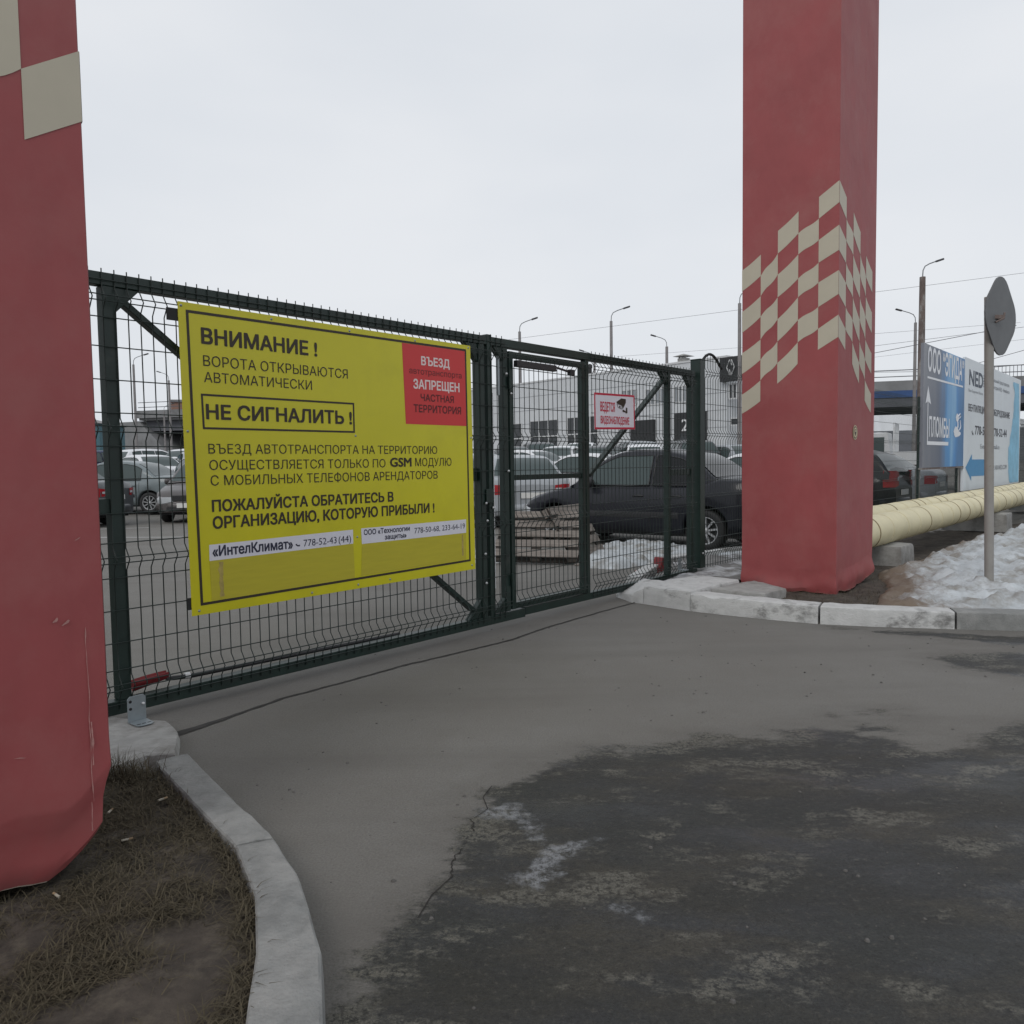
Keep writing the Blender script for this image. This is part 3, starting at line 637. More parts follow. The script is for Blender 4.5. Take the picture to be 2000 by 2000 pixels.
# ------------------------------------------------------------------ gate
gate = thing("gate", "dark green sliding gate of welded mesh in a tube frame with a wicket door", "gate", G(0, 0, 0), GA)
def gp(name, fn, parent=gate, m='green', bevel=.003):
    b = MB(); fn(b); return b.build(name, M[m], parent, bevel=bevel)
SL, SRr = -.55, 5.79
gp("top_rail", lambda b: b.box((SL, -.03, 2.052), (5.745, .03, 2.112)))
gp("bottom_rail", lambda b: b.box((SL, -.03, .048), (3.05, .03, .112)))
gp("bottom_rail", lambda b: b.box((3.055, -.028, .060), (SRr, .032, .118)))
Z0, Z1 = .113, 2.051
gp("stile", lambda b: b.box((.055, -.029, Z0), (.112, .035, Z1)))
gp("stile", lambda b: b.box((2.575, -.031, Z0-.06), (2.633, .033, Z1)))
gp("stile", lambda b: b.box((2.662, -.033, .052), (2.712, .031, 2.125)))
gp("stile", lambda b: b.box((2.835, -.029, .119), (2.885, .025, Z1)))
gp("stile", lambda b: b.box((3.862, -.029, .119), (3.905, .025, Z1)))
gp("stile", lambda b: b.box((5.205, -.029, .119), (5.255, .025, Z1)))
gp("stile", lambda b: b.box((5.66, -.029, .119), (5.70, .025, Z1)))
gp("brace", lambda b: b.bar((.16, .006, 1.99), (2.50, .006, .18), .03, .052, up=(0, 1, 0)))
gp("brace", lambda b: b.bar((3.93, .006, 1.10), (5.19, .006, 2.0), .03, .052, up=(0, 1, 0)))
gp("crossbar", lambda b: b.box((5.256, -.02, 1.075), (5.659, .02, 1.135)))
gp("crossbar", lambda b: b.box((-.5, -.02, 1.0), (.054, .02, 1.07)))
gp("crossbar", lambda b: b.box((2.30, .0, 1.09), (2.574, .028, 1.18)))
def gus(b, s, z, ds, dz): b.prism([(s, -.022, z), (s+ds, -.022, z), (s, -.022, z+dz)], (0, .044, 0))
gp("gusset", lambda b: gus(b, .113, 2.051, .12, -.12)); gp("gusset", lambda b: gus(b, 2.574, 2.051, -.13, -.13))
gp("gusset", lambda b: gus(b, 2.574, .113, -.13, .13)); gp("gusset", lambda b: gus(b, 2.834, 2.051, -.10, -.10))
gp("gusset", lambda b: gus(b, 2.834, .12, -.12, .10)); gp("gusset", lambda b: gus(b, 5.204, 2.051, -.12, -.11)); gp("gusset", lambda b: gus(b, 5.659, 2.051, -.10, -.11))
# welded mesh with four rows of V bends
HZ = [.098, .170, .197, .262, .391, .544, .697, .769, .796, .862, 1.0, 1.159, 1.313, 1.379, 1.406, 1.468, 1.62, 1.772, 1.905, 1.975, 2.002, 2.075]
BEND = [.1835, .7825, 1.3925, 1.9885]
def boff(z):
    o = 0
    for bz in BEND: o = max(o, .037*max(0, 1-abs(z-bz)/.052))
    return o
def mesh_panel(s0, s1, parent, n=-.036, hz=HZ, z0=.075, z1=2.127, step=.0575, r=.0030, name="mesh_panel", phase=0, bend=boff, bz=BEND, m='wire'):
    b = MB(); zs = [z0]
    for q in bz: zs += [q-.052, q-.014, q, q+.014, q+.052]
    zs.append(z1); zs = sorted(z for z in zs if z0 <= z <= z1)
    s = s0+phase
    while s <= s1+1e-6:
        j = .0015*random.uniform(-1, 1)
        b.tube([(s+j*math.sin(z*2), n-bend(z), z) for z in zs], r, 5); s += step
    for z in hz: b.tube([(s0-.006, n-.0045-bend(z), z), ((s0+s1)/2, n-.0045-bend(z), z+.0015*random.uniform(-1, 1)), (s1+.006, n-.0045-bend(z), z)], r, 5)
    return b.build(name, M[m], parent)
mesh_panel(-.55, 2.64, gate, phase=.028)
mesh_panel(2.67, 2.86, gate, phase=.03)
mesh_panel(3.925, 5.70, gate, phase=.012)
# wicket door
wk = gp("wicket_door", lambda b: (b.box((2.90, -.033, .125), (2.943, .012, 2.03)), b.box((3.80, -.033, .125), (3.845, .012, 2.03)), b.box((2.9435, -.032, 1.985), (3.7995, .011, 2.029)), b.box((2.9435, -.032, .126), (3.7995, .011, .172))))
mesh_panel(2.93, 3.83, wk, n=-.039, z0=.135, z1=2.02, hz=[z for z in HZ if .15 < z < 2.01], phase=.015)
gp("crossbar", lambda b: b.box((2.944, -.025, 1.085), (3.799, .008, 1.125)), wk)
gp("door_closer", lambda b: (b.box((2.93, -.085, 1.915), (3.40, -.048, 1.962)), b.bar((3.36, -.07, 1.955), (3.62, -.05, 1.93), .018, .014), b.box((3.60, -.07, 1.905), (3.66, -.035, 1.95))), wk, 'blackplastic')
for z in (.35, 1.80): gp("hinge", lambda b: b.tube([(2.89, -.045, z-.045), (2.89, -.045, z+.045)], .012, 10), wk)
gp("latch_plate", lambda b: b.box((2.62, -.045, .93), (2.70, -.036, 1.03)))
gp("door_edge_strip", lambda b: b.box((2.745, -.002, .30), (2.752, .010, 1.72)), m='plain_white', bevel=0)
def boltmesh(b, s, z, n=-.042, r=.010): b.lathe([(.0001, -.012), (r*.7, -.010), (r, -.004), (r, 0)], (s, n, z), (0, 1, 0), 10)
for s, z in [(2.615, .93), (2.625, .805), (2.69, .895), (2.862, 1.155), (2.855, 1.86), (2.905, 1.72), (2.60, .57), (2.605, .36)]: gp("bolt", lambda b: boltmesh(b, s, z), m='bolt', bevel=0)
gp("latch_plate", lambda b: b.box((2.755, -.05, 1.70), (2.775, -.03, 1.98)), m='galv')

# posts
p = thing("gate_post", "square dark green gate post standing on the whitewashed footing", "post", G(5.79, .0), GA)
gp("post", lambda b: b.box((-.0, -.06, .12), (.10, .05, 2.225)), p); gp("post_cap", lambda b: b.box((-.004, -.064, 2.2255), (.104, .054, 2.235)), p)
gp("latch_plate", lambda b: b.box((-.03, .055, .95), (.06, .065, 1.15)), p)
gp("bolt", lambda b: boltmesh(b, .05, .27, -.061), p, 'bolt', 0)
p = thing("gate_post", "green guide post behind the left end of the gate, beside the left red pillar", "post", G(-.03, .14), GA)
gp("post", lambda b: b.box((-.03, -.04, .0), (.03, .04, 2.08)), p); gp("guide_box", lambda b: b.box((-.13, -.06, .94), (-.031, .05, 1.10)), p); gp("guide_wheel", lambda b: b.lathe([(.001, -.02), (.04, -.02), (.045, 0), (.04, .02), (.001, .02)], (-.02, 0, 2.13), (0, 1, 0), 14), p, 'blackplastic', 0)
tag(gp("post_cable", lambda b: b.tube([G(5.84+t*.5, -.02, 2.16+.17*math.sin(t*3.0)*(1-.25*t)) for t in [i/12 for i in range(13)]], .014, 8), None, 'black', 0), "black corrugated cable arching from the gate post to the mesh fence", "cable")
# brackets bolted to the footings
def bracket(label, s, n, z, k=1.0):
    o = thing("angle_bracket", label, "bracket", G(s, n, z), GA)
    b = MB(); H, Wd, T_ = .125*k, .088*k, .004
    bm = bmesh.new()
    b.prism([(-Wd/2, 0, 0), (Wd/2, 0, 0), (Wd/2, 0, H-.012), (Wd/2-.012, 0, H), (-Wd/2+.012, 0, H), (-Wd/2, 0, H-.012)], (0, T_, 0))
    b.prism([(-Wd/2, -.001, 0), (-Wd/2+.004, -.085*k, 0), (-Wd/2+.018, -.098*k, 0), (Wd/2-.018, -.098*k, 0), (Wd/2-.004, -.085*k, 0), (Wd/2, -.001, 0)], (0, 0, T_))
    b.build("plate", M['galv'], o, bevel=.001); bm.free()
    for x, z_ in ((-.03, .10), (-.03, .065)):
        h = MB(); h.lathe([(.0001, 0), (.007, 0), (.007, .002)], (x*k, -.0006, z_*k), (0, 1, 0), 12); h.build("bolt_hole", M['black'], o)
    for x in (-.025, .0, .025):
        h = MB(); h.box((x*k-.008, -.075*k, .0041), (x*k+.008, -.067*k, .0046)); h.build("slot", M['black'], o)
    h = MB(); boltmesh(h, .03*k, .08*k, 0, .008); h.build("bolt", M['bolt'], o)
bracket("galvanised angle bracket with holes on the broken left footing", .05, -.22, .055, .95)
bracket("small galvanised bracket on the right footing under the gate end", 5.30, -.10, .165, .85)

# red shovel lying behind the bottom rail
sh = thing("shovel", "red plastic shovel with a dark handle lying behind the bottom rail of the gate", "shovel", G(.26, .10, .10), GA)
b = MB(); rows = []
for i in range(9):
    t = i/8; s = -.09+.18*t; r = []
    for j in range(9):
        q = j/8*2-1; hw = .05*(1-.35*abs(2*t-1)**3)
        r.append((s, q*hw*.6, .005+.055*q*q*(1-.3*t)+.03*t))
    rows.append(r)
b.grid(rows); o = b.build("blade", M['red_paint'], sh); sd_ = o.modifiers.new("thick", 'SOLIDIFY'); sd_.thickness = .004
gp("handle", lambda b: b.tube([(.08, 0, .035), (.2, -.01, .025), (1.6, -.05, .012)], .012, 10), sh, 'blackplastic', 0)
gp("ferrule", lambda b: b.tube([(.175, -.008, .032), (.20, -.01, .030)], .0155, 10), sh, 'plain_white', 0)

# ------------------------------------------------------------------ yellow notice
YO = (1.42, -.07, 1.25)
ys = thing("notice_board", "large yellow notice in Russian with a red corner panel, screwed to the gate", "sign", G(*YO), GA)
b = MB(); b.prism([(.390, -.0765, 2.021), (2.446, -.0765, 2.015), (2.459, -.0765, .481), (.402, -.0765, .467)], (0, .004, 0)); b.build("panel", M['yellow'], ys, sub=YO, bevel=.001)
NF = -.0773
def flat(name, pts, m, n=NF, parent=ys, sub=YO):
    b = MB(); b.add([(s, n, z) for s, z in pts], [tuple(range(len(pts)))[::-1]]); return b.build(name, M[m], parent, sub=sub)
def frame(name, pts, t, m, n=NF, parent=ys, sub=YO):
    b = MB(); c = [Vector(q) for q in pts]; ctr = sum(c, Vector((0, 0)))/4
    inn = [Vector((q.x+(t if q.x < ctr.x else -t), q.y+(t if q.y < ctr.y else -t))) for q in c]
    for i in range(4):
        j = (i+1) % 4; b.add([(c[i].x, n, c[i].y), (c[j].x, n, c[j].y), (inn[j].x, n, inn[j].y), (inn[i].x, n, inn[i].y)], [(0, 1, 2, 3)])
    return b.build(name, M[m], parent, sub=sub)
frame("border_line", [(.429, 1.985), (2.404, 1.987), (2.412, .54), (.448, .514)], .014, 'ink', NF-.0002)
frame("border_line", [(.491, 1.579), (1.445, 1.579), (1.445, 1.402), (.495, 1.401)], .011, 'ink')
flat("red_panel", [(1.828, 1.971), (2.389, 1.973), (2.396, 1.468), (1.846, 1.467)], 'red_vinyl')
flat("paper_strip", [(.505, .817), (1.411, .830), (1.411, .747), (.504, .735)], 'white_vinyl'); flat("paper_strip", [(1.472, .833), (2.374, .832), (2.371, .740), (1.475, .739)], 'white_vinyl')
flat("faded_strip", [(.504, .7345), (1.411, .7465), (1.417, .534), (.509, .530)], 'yellow_faded'); flat("faded_strip", [(1.475, .7385), (2.371, .7395), (2.368, .556), (1.464, .548)], 'yellow_faded')
def torn(s, z0, z1, wd, sd):
    b = MB(); rows = []
    for i in range(20):
        z = z0+(z1-z0)*i/19; a = wd*(.5+.4*fbm((z*30, sd, 1))); c_ = wd*(.5+.4*fbm((z*26, sd, 7)))
        rows.append([(s-a, NF-.0006, z), (s+c_, NF-.0006, z)])
    b.grid(rows, smooth=False); b.build("torn_tape", M['tape'], ys, sub=YO)
torn(.565, .725, .545, .022, 3); torn(2.335, .73, .585, .016, 9)
T = lambda body, s, z, h, wd, m='ink', bold=0., lower=False: text(body, s, z, h, wd, M[m], ys, NF-.0010, bold, YO, lower=lower)
T("ВНИМАНИЕ !", .507, 1.829, .077, .684, bold=.028)
T("ВОРОТА ОТКРЫВАЮТСЯ", .510, 1.718, .053, .893); T("АВТОМАТИЧЕСКИ", .511, 1.637, .052, .641)
T("НЕ СИГНАЛИТЬ !", .518, 1.454, .073, .904, bold=.028)
T("ВЪЕЗД АВТОТРАНСПОРТА НА ТЕРРИТОРИЮ", .520, 1.279, .050, 1.593); T("ОСУЩЕСТВЛЯЕТСЯ ТОЛЬКО ПО", .522, 1.196, .051, 1.150)
T("GSM", 1.711, 1.200, .056, .173, bold=.028); T("МОДУЛЮ", 1.918, 1.200, .053, .325); T("С МОБИЛЬНЫХ ТЕЛЕФОНОВ АРЕНДАТОРОВ", .526, 1.117, .052, 1.587)
T("ПОЖАЛУЙСТА ОБРАТИТЕСЬ В", .530, .985, .058, 1.198, bold=.028); T("ОРГАНИЗАЦИЮ, КОТОРУЮ ПРИБЫЛИ !", .531, .898, .060, 1.545, bold=.028)
T("«ИнтелКлимат»", .523, .757, .052, .471, 'navy_ink', .026); T("778-52-43", 1.066, .760, .040, .225, 'navy_ink'); T("(44)", 1.305, .760, .040, .090, 'navy_ink')
T("ООО «Технологии", 1.492, .792, .031, .366, 'navy_ink', .02); T("защиты»", 1.653, .752, .030, .176, 'navy_ink', .02); T("778-50-68, 233-64-19", 1.898, .771, .037, .462, 'navy_ink')
T("ВЪЕЗД", 1.989, 1.848, .054, .252, 'cream_ink', .028); T("автотранспорта", 1.884, 1.787, .029, .470, 'maroon_ink', lower=True); T("ЗАПРЕЩЕН", 1.918, 1.695, .058, .412, 'cream_ink', .028)
T("ЧАСТНАЯ", 1.978, 1.619, .044, .297, 'maroon_ink', .02); T("ТЕРРИТОРИЯ", 1.916, 1.546, .047, .426, 'maroon_ink', .02)
def handset(s, z, k, m, parent, n, sub):
    b = MB(); pts = []
    rows = []
    for i in range(11):
        t = i/10; a = R(200+100*t); r = .5
        wd = .13+.11*(abs(2*t-1)**4)
        rows.append([(s+k*(.35+(r+wd*.6)*math.cos(a)), n, z+k*(.45+(r+wd*.6)*math.sin(a))), (s+k*(.35+(r-wd)*math.cos(a)), n, z+k*(.45+(r-wd)*math.sin(a)))])
    b.grid(rows, smooth=False); b.build("phone_symbol", M[m], parent, sub=sub)
handset(1.020, .768, .034, 'navy_ink', ys, NF-.001, YO)
for s, z in [(.406, 2.002), (.907, 1.999), (1.425, 1.997), (1.939, 1.995), (2.425, 2.0), (.416, 1.389), (1.450, 1.385), (2.436, 1.389), (1.443, .784), (.440, .489), (1.113, .492), (1.441, .498), (1.689, .5), (2.425, .511)]:
    b = MB(); b.lathe([(.0001, -.004), (.005, -.003), (.007, 0)], (s, -.0766, z), (0, 1, 0), 10); b.build("screw", M['galv'], ys, sub=YO)
for z, sa in ((1.955, .335), (.53, .385)): b = MB(); b.box((sa, -.0722, z-.03), (2.44, -.068, z+.03)); b.build("batten", M['black'], ys, sub=YO)

# white video surveillance notice
CO = (4.25, -.06, 1.64)
cs_ = thing("notice_board", "small white video surveillance notice with a pink-red border on the wicket side", "sign", G(*CO), GA)
b = MB(); b.prism([(3.932, -.062, 1.789), (4.555, -.062, 1.800), (4.563, -.062, 1.498), (3.935, -.062, 1.483)], (0, .003, 0)); b.build("panel", M['white_vinyl'], cs_, sub=CO)
frame("border_line", [(3.933, 1.788), (4.554, 1.799), (4.562, 1.499), (3.936, 1.484)], .017, 'crimson', -.0626, cs_, CO)
text("ВЕДЕТСЯ", 4.022, 1.640, .077, .216, M['crimson'], cs_, -.0632, .03, CO); text("ВИДЕОНАБЛЮДЕНИЕ", 4.025, 1.537, .062, .440, M['crimson'], cs_, -.0632, .03, CO)
def cpoly(pts, m, n): flat("camera_symbol", [(4.264+.187*x, 1.638+.123*y) for x, y in pts], m, n, cs_, CO)
cpoly([(.0, .72), (.42, 1.0), (.80, .97), (.80, .72), (.52, .22), (.46, .50), (.05, .62)], 'ink', -.0630)
cpoly([(.03, .60), (.46, .50), (.44, .22), (.12, .32)], 'ink', -.0631); cpoly([(.08, .56), (.42, .48), (.40, .27), (.16, .35)], 'white_vinyl', -.0633)
cpoly([(.19, .48), (.35, .45), (.34, .30), (.22, .35)], 'ink', -.0635); cpoly([(.50, .18), (.60, .22), (.78, .10), (.80, .38), (.92, .36), (.93, .0), (.80, -.05), (.74, .02), (.52, .05)], 'ink', -.0632)

# ------------------------------------------------------------------ mesh fence to the right
fb = [.2, .78, 1.40, 2.02]
def fboff(z): return max(0, max(.03*max(0, 1-abs(z-q)/.052) for q in fb))
fz = [.06, .186, .213, .33, .48, .63, .766, .793, .93, 1.09, 1.24, 1.386, 1.413, 1.55, 1.71, 1.87, 2.006, 2.033, 2.15]
def fence_panel(s0, s1, label, zo=.08):
    o = thing("mesh_fence", label, "fence", G(s0, -.04, zo), GA, "welded mesh fence panels along the lot")
    mesh_panel(0, s1-s0, o, n=0, hz=fz, z0=.03, z1=2.21, bend=fboff, bz=fb, phase=.03, step=.0575 if s1 < 8 else .058)
    gp("fence_post", lambda b: b.box((s1-s0+.01, .0, -.1), (s1-s0+.07, .04, 2.24)), o)
fence_panel(5.90, 8.35, "green welded mesh fence panel between the gate post and the checkered pillar")
fence_panel(8.43, 11.2, "green welded mesh fence panel behind the checkered pillar")
fence_panel(11.28, 14.15, "green welded mesh fence panel between the checkered pillar and the blue billboard")
fence_panel(14.23, 17.2, "green welded mesh fence panel behind the blue billboard")
fence_panel(24.7, 29.5, "green welded mesh fence panel beyond the white billboard at the right edge")

# ------------------------------------------------------------------ heating pipes
def pipe(n, zc, s0, s1, r, label, seed):
    b = MB(); pts = []; rnd = random.Random(seed); s = s0
    b.tube([G(s0, n, zc), G(s1, n, zc)], r, 32, 0)
    while s < s1:
        k = rnd.uniform(.004, .009); d = 1 if rnd.random() < .5 else 0
        b.tube([G(s-.012, n, zc), G(s+.012, n, zc)], r+k*.5, 32, 1 if d else 0, cap=True)
        b.tube([G(s+.0122, n, zc), G(s+.016, n, zc)], r+.0012, 32, 1)
        s += rnd.uniform(.30, .62)
    c = G(s0, n, 0)
    return tag(b.build("heating_pipe", [M['pipe'], M['seam']], sub=c, loc=c), label, "pipe", "pair of cream heating pipes")
pipe(-1.22, .430, 5.6, 34, .172, "cream lagged heating pipe in front, nearer to the snow bank", 3)
pipe(-.80, .447, 5.6, 34, .172, "cream lagged heating pipe behind, nearer to the mesh fence", 8)
def support(s, label):
    p = [G(s-.25, -1.5), G(s+.25, -1.5), G(s+.25, -.55), G(s-.25, -.55)]
    return block("pipe_support", [(q.x, q.y) for q in p], [.27]*4, M['concrete'], label, "support", int(s), "concrete blocks under the heating pipes")
support(7.75, "rough concrete block under the pipes right beside the checkered pillar"); support(13.9, "concrete block under the pipes behind the road sign pole")
support(20.3, "concrete block under the pipes near the right edge of the picture")

# ------------------------------------------------------------------ road sign seen from behind
rs = thing("road_sign", "diamond road sign seen from behind on a grey pole in the snow bank", "road sign", (3.975, 6.56, 0))
b = MB(); b.tube([(0, 0, -.1), (-.055, 0, 2.51)], .035, 20); b.build("pole", M['post_grey'], rs)
pl_ = MB(); ring = []; side, rc = .60, .20
for k, (cx, cy) in enumerate([(1, 1), (-1, 1), (-1, -1), (1, -1)]):
    for i in range(7):
        a = R(90*k+i*15); ring.append((cx*(side/2-rc)+rc*math.cos(a), cy*(side/2-rc)+rc*math.sin(a)))
view = Vector((.513, .858, 0)); th = math.atan2(.858, .513)-R(19)      # plate seen almost edge-on
tdir = Vector((math.cos(th), math.sin(th), 0)); ndir = Vector((-math.sin(th), math.cos(th), 0))
cpos = Vector((.085, .06, 2.365)); ca, sa = math.cos(R(45)), math.sin(R(45))
def plate(off, sc): return [cpos+tdir*((x*ca-y*sa)*sc)+Vector((0, 0, 1))*((x*sa+y*ca)*sc*.94)+ndir*off for x, y in ring]
A_, B_, C_, D_ = plate(0, .985), plate(0, 1), plate(.012, 1.0), plate(.012, .96)
n_ = len(ring); pl_.add(A_, [tuple(range(n_))]); pl_.grid([A_, B_, C_, D_], closed=True, smooth=False); pl_.build("sign_plate", M['sign_back'], rs, fix=True)
bk = MB(); bk.box((-.06, -.03, 2.33), (.06, .055, 2.36)); bk.tube([Vector((-.02, -.036, 2.30)), Vector((.05, -.03, 2.33)), Vector((.075, .0, 2.38))], .008, 8); bk.build("bracket", M['rust_pole'], rs)

# ------------------------------------------------------------------ billboards
def poly_flat(name, pts, m, parent, n, sub): return flat(name, pts, m, n, parent, sub)
def bb_mat():
    m = mat("blue_poster_print", (.10, .13, .18), .4, .15, 1.5); t = m.node_tree; n = t.nodes; b = n["Principled BSDF"]
    c = n.new("ShaderNodeTexCoord"); sp = n.new("ShaderNodeSeparateXYZ"); t.links.new(c.outputs["Object"], sp.inputs["Vector"])
    wv_ = n.new("ShaderNodeTexNoise"); wv_.inputs["Scale"].default_value = .9; mp_ = n.new("ShaderNodeMapping"); mp_.inputs["Scale"].default_value = (1.6, 1, .35)
    t.links.new(c.outputs["Object"], mp_.inputs["Vector"]); t.links.new(mp_.outputs["Vector"], wv_.inputs["Vector"])
    a = n.new("ShaderNodeMath"); a.operation = 'MULTIPLY_ADD'; a.inputs[1].default_value = 2.2; t.links.new(wv_.outputs["Fac"], a.inputs[0]); t.links.new(sp.outputs["X"], a.inputs[2])
    r = n.new("ShaderNodeValToRGB"); e = r.color_ramp.elements; mr = n.new("ShaderNodeMapRange"); mr.inputs["From Min"].default_value = -.4; mr.inputs["From Max"].default_value = 2.9
    t.links.new(a.outputs[0], mr.inputs["Value"]); t.links.new(mr.outputs["Result"], r.inputs["Fac"])
    e[0].position = 0; e[0].color = (.19, .20, .23, 1); e[1].position = 1; e[1].color = (.05, .17, .36, 1)
    for p_, c_ in ((.26, (.10, .125, .18, 1)), (.40, (.10, .16, .27, 1)), (.52, (.06, .27, .58, 1)), (.64, (.22, .45, .70, 1)), (.76, (.05, .25, .58, 1))):
        q = e.new(p_); q.color = c_
    t.links.new(r.outputs["Color"], b.inputs["Base Color"]); return m
M['poster_blue'] = bb_mat()
M['poster_white'] = mat("white_poster", (.68, .73, .77), .45, .06, .8, dirt=(.54, .57, .58), dirt_t=(.55, .85), dscale=.9)
M['poster_cyan'] = mat("cyan_print", (.22, .50, .70), .45, .2, 2.5); M['arrow_blue'] = mat("blue_arrow_print", (.04, .25, .50), .45, .06)
M['slate_ink'] = mat("slate_lettering", (.045, .065, .10), .5, .1); M['dark_print'] = mat("dark_lettering", (.035, .037, .055), .5, .1); M['pale_ink'] = mat("pale_print", (.30, .32, .35), .5, .1)
M['poster_text'] = mat("white_lettering", (.78, .80, .84), .5, .03)
BN = -.09
BO = (15.8, BN, 0)
b1 = thing("billboard", "blue billboard with white lettering and an upward arrow on the fence", "billboard", G(*BO), GA)
b = MB(); b.box((14.18, BN, 1.035), (17.48, BN+.05, 3.275)); b.build("poster", M['poster_blue'], b1, sub=BO)
b = MB(); b.box((14.15, BN-.006, 1.00), (17.50, BN+.06, 1.032)); b.build("bottom_angle", M['rust_pole'], b1, sub=BO)
for s in (14.19, 17.30): b = MB(); b.box((s, BN+.055, -.1), (s+.09, BN+.12, 1.03)); b.build("leg", M['post_grey'], b1, sub=BO)
TB = lambda body, s, z, h, wd, m='poster_text', bold=.02, par=b1, sub=BO, name="lettering": text(body, s, z, h, wd, M[m], par, BN-.004, bold, sub, name)
TB("ООО", 14.46, 2.81, .42, .94); TB("“ЭГИДА”", 15.58, 2.82, .42, 1.80)
poly_flat("underline", [(14.44, 2.70), (17.32, 2.71), (17.32, 2.672), (14.44, 2.662)], 'poster_text', b1, BN-.004, BO)
poly_flat("arrow", [(14.505, 2.53), (14.72, 2.20), (14.53, 2.245), (14.53, 1.52), (16.12, 1.525), (16.12, 1.455), (14.47, 1.455), (14.48, 2.245), (14.33, 2.20)], 'poster_text', b1, BN-.004, BO)
TB("ПЛОМБЫ", 14.615, 1.615, .36, 1.56)
ic = MB()
for (cx, cz, rx, rz, q) in [(16.78, 1.74, .22, .11, 0), (16.98, 1.70, .20, .05, .25), (16.86, 2.03, .13, .085, 0)]:
    ic.add([(cx+rx*math.cos(2*math.pi*i/20)*(1+.15*math.sin(i*2.1)), BN-.004-.0005*(q+cx-16), cz+rz*math.sin(2*math.pi*i/20)*(1+.15*math.sin(i*3.3))+q*rx*.3*math.cos(2*math.pi*i/20)) for i in range(20)], [tuple(range(19, -1, -1))])
ic.tube([(16.93, BN-.006, 2.06), (17.08, BN-.006, 2.12), (17.14, BN-.006, 2.07), (17.02, BN-.006, 2.02)], .012, 6); ic.tube([(16.88, BN-.006, 1.95), (16.9, BN-.006, 1.83)], .014, 6); ic.tube([(17.1, BN-.006, 1.98), (17.16, BN-.006, 1.85), (17.05, BN-.006, 1.78)], .010, 6)
ic.build("seal_picture", M['poster_text'], b1, sub=BO)
BO2 = (20.9, BN, 0)
b2 = thing("billboard", "long white billboard for ventilation equipment with a blue left arrow", "billboard", G(*BO2), GA)
b = MB(); b.box((17.51, BN, .50), (24.45, BN+.05, 3.33)); b.build("poster", M['poster_white'], b2, sub=BO2)
for s in (17.6, 20.9, 24.2): b = MB(); b.box((s, BN+.055, -.1), (s+.10, BN+.14, 3.2)); b.build("leg", M['post_grey'], b2, sub=BO2)
K = dict(par=b2, sub=BO2)
TB("NED", 17.93, 2.785, .33, 1.42, 'slate_ink', .02, **K)
for i, z in enumerate((3.06, 3.0, 2.94, 2.88, 2.82)): poly_flat("small_print", [(19.40, z), (19.78+.05*(i % 2), z), (19.78+.05*(i % 2), z+.03), (19.40, z+.03)], 'pale_ink', b2, BN-.004, BO2)
TB("официальный представитель", 20.0, 3.02, .085, 2.68, 'pale_ink', .008, **K); TB("на территории НЕД - Челябинск", 20.0, 2.85, .085, 2.71, 'pale_ink', .008, **K); TB("New Equipment Division", 17.87, 2.63, .065, 1.50, 'pale_ink', .004, **K)
TB("ВЕНТИЛЯЦИОННОЕ ОБОРУДОВАНИЕ", 17.89, 2.215, .155, 4.93, 'dark_print', .016, **K); TB("778-52-43 778-52-44", 18.59, 1.725, .20, 3.85, 'dark_print', .016, **K)
handset(18.30, 1.73, .22, 'dark_print', b2, BN-.004, BO2)
TB("E-mail: info@mail.ru", 19.21, 1.41, .115, 2.27, 'pale_ink', .008, **K); TB("WWW.AIR-NED.COM", 20.12, .905, .115, 2.42, 'pale_ink', .01, **K)
poly_flat("blue_arrow", [(17.70, .995), (18.33, 1.29), (18.33, 1.168), (19.95, 1.165), (19.95, .785), (18.30, .80), (18.30, .70)], 'arrow_blue', b2, BN-.004, BO2)
wv2 = MB(); rows = []
for i in range(30):
    t = i/29; z = .53+t*2.67; a = 23.10-.35*math.sin(t*5.2+.4)+.16*fbm((z*4, 2, 1))-.10*fbm((z*11, 5, 1)); rows.append([(a, BN-.004, z), (24.38-(.25*t*t), BN-.004, z)])
wv2.grid(rows, smooth=False); wv2.build("blue_wave", M['poster_cyan'], b2, sub=BO2)

# ------------------------------------------------------------------ wooden pallets leaning together
def pallet(label, loc, rz, tilt, seed):
    o = thing("pallet", label, "pallet", loc, rz, "wooden pallets behind the gate"); o.scale = (.94, .94, .94); rnd = random.Random(seed)
    T_ = Matrix.Rotation(tilt, 4, 'X')
    def brd(name, a, c, m='wood'):
        b = MB(); j = Matrix.Translation((rnd.uniform(-.012, .012), 0, 0)) @ Matrix.Rotation(rnd.uniform(-.008, .008), 4, 'Y'); b.box(a, c, 0, T_ @ j); b.build(name, M[m], o, bevel=.003)
    ys_ = [0, .168, .336, .504, .672]
    for y in ys_: brd("board", (-.58, y, .122), (.58, y+.116, .144))
    for x in (-.58, -.07, .44): brd("stringer", (x, 0, .10), (x+.14, .8, .1215), 'wood_dark')
    for x in (-.58, -.07, .44):
        for y in (.0, .33, .665): brd("spacer", (x+.005, y+.005, .022), (x+.13, y+.125, .0995))
    for y in (0, .33, .665): brd("bottom_board", (-.58, y, 0), (.58, y+.13, .0215), 'wood_dark')
    return o
pallet("weathered wooden pallet leaning with its deck towards the gate, left of the pair", (.29, 9.92, zg(0, 9.9)+.02), R(-17), R(46), 2)
pallet("second wooden pallet propped steeply behind the first, in front of the dark saloon", (.92, 10.45, zg(0, 10.4)+.02), R(62), R(62), 5)
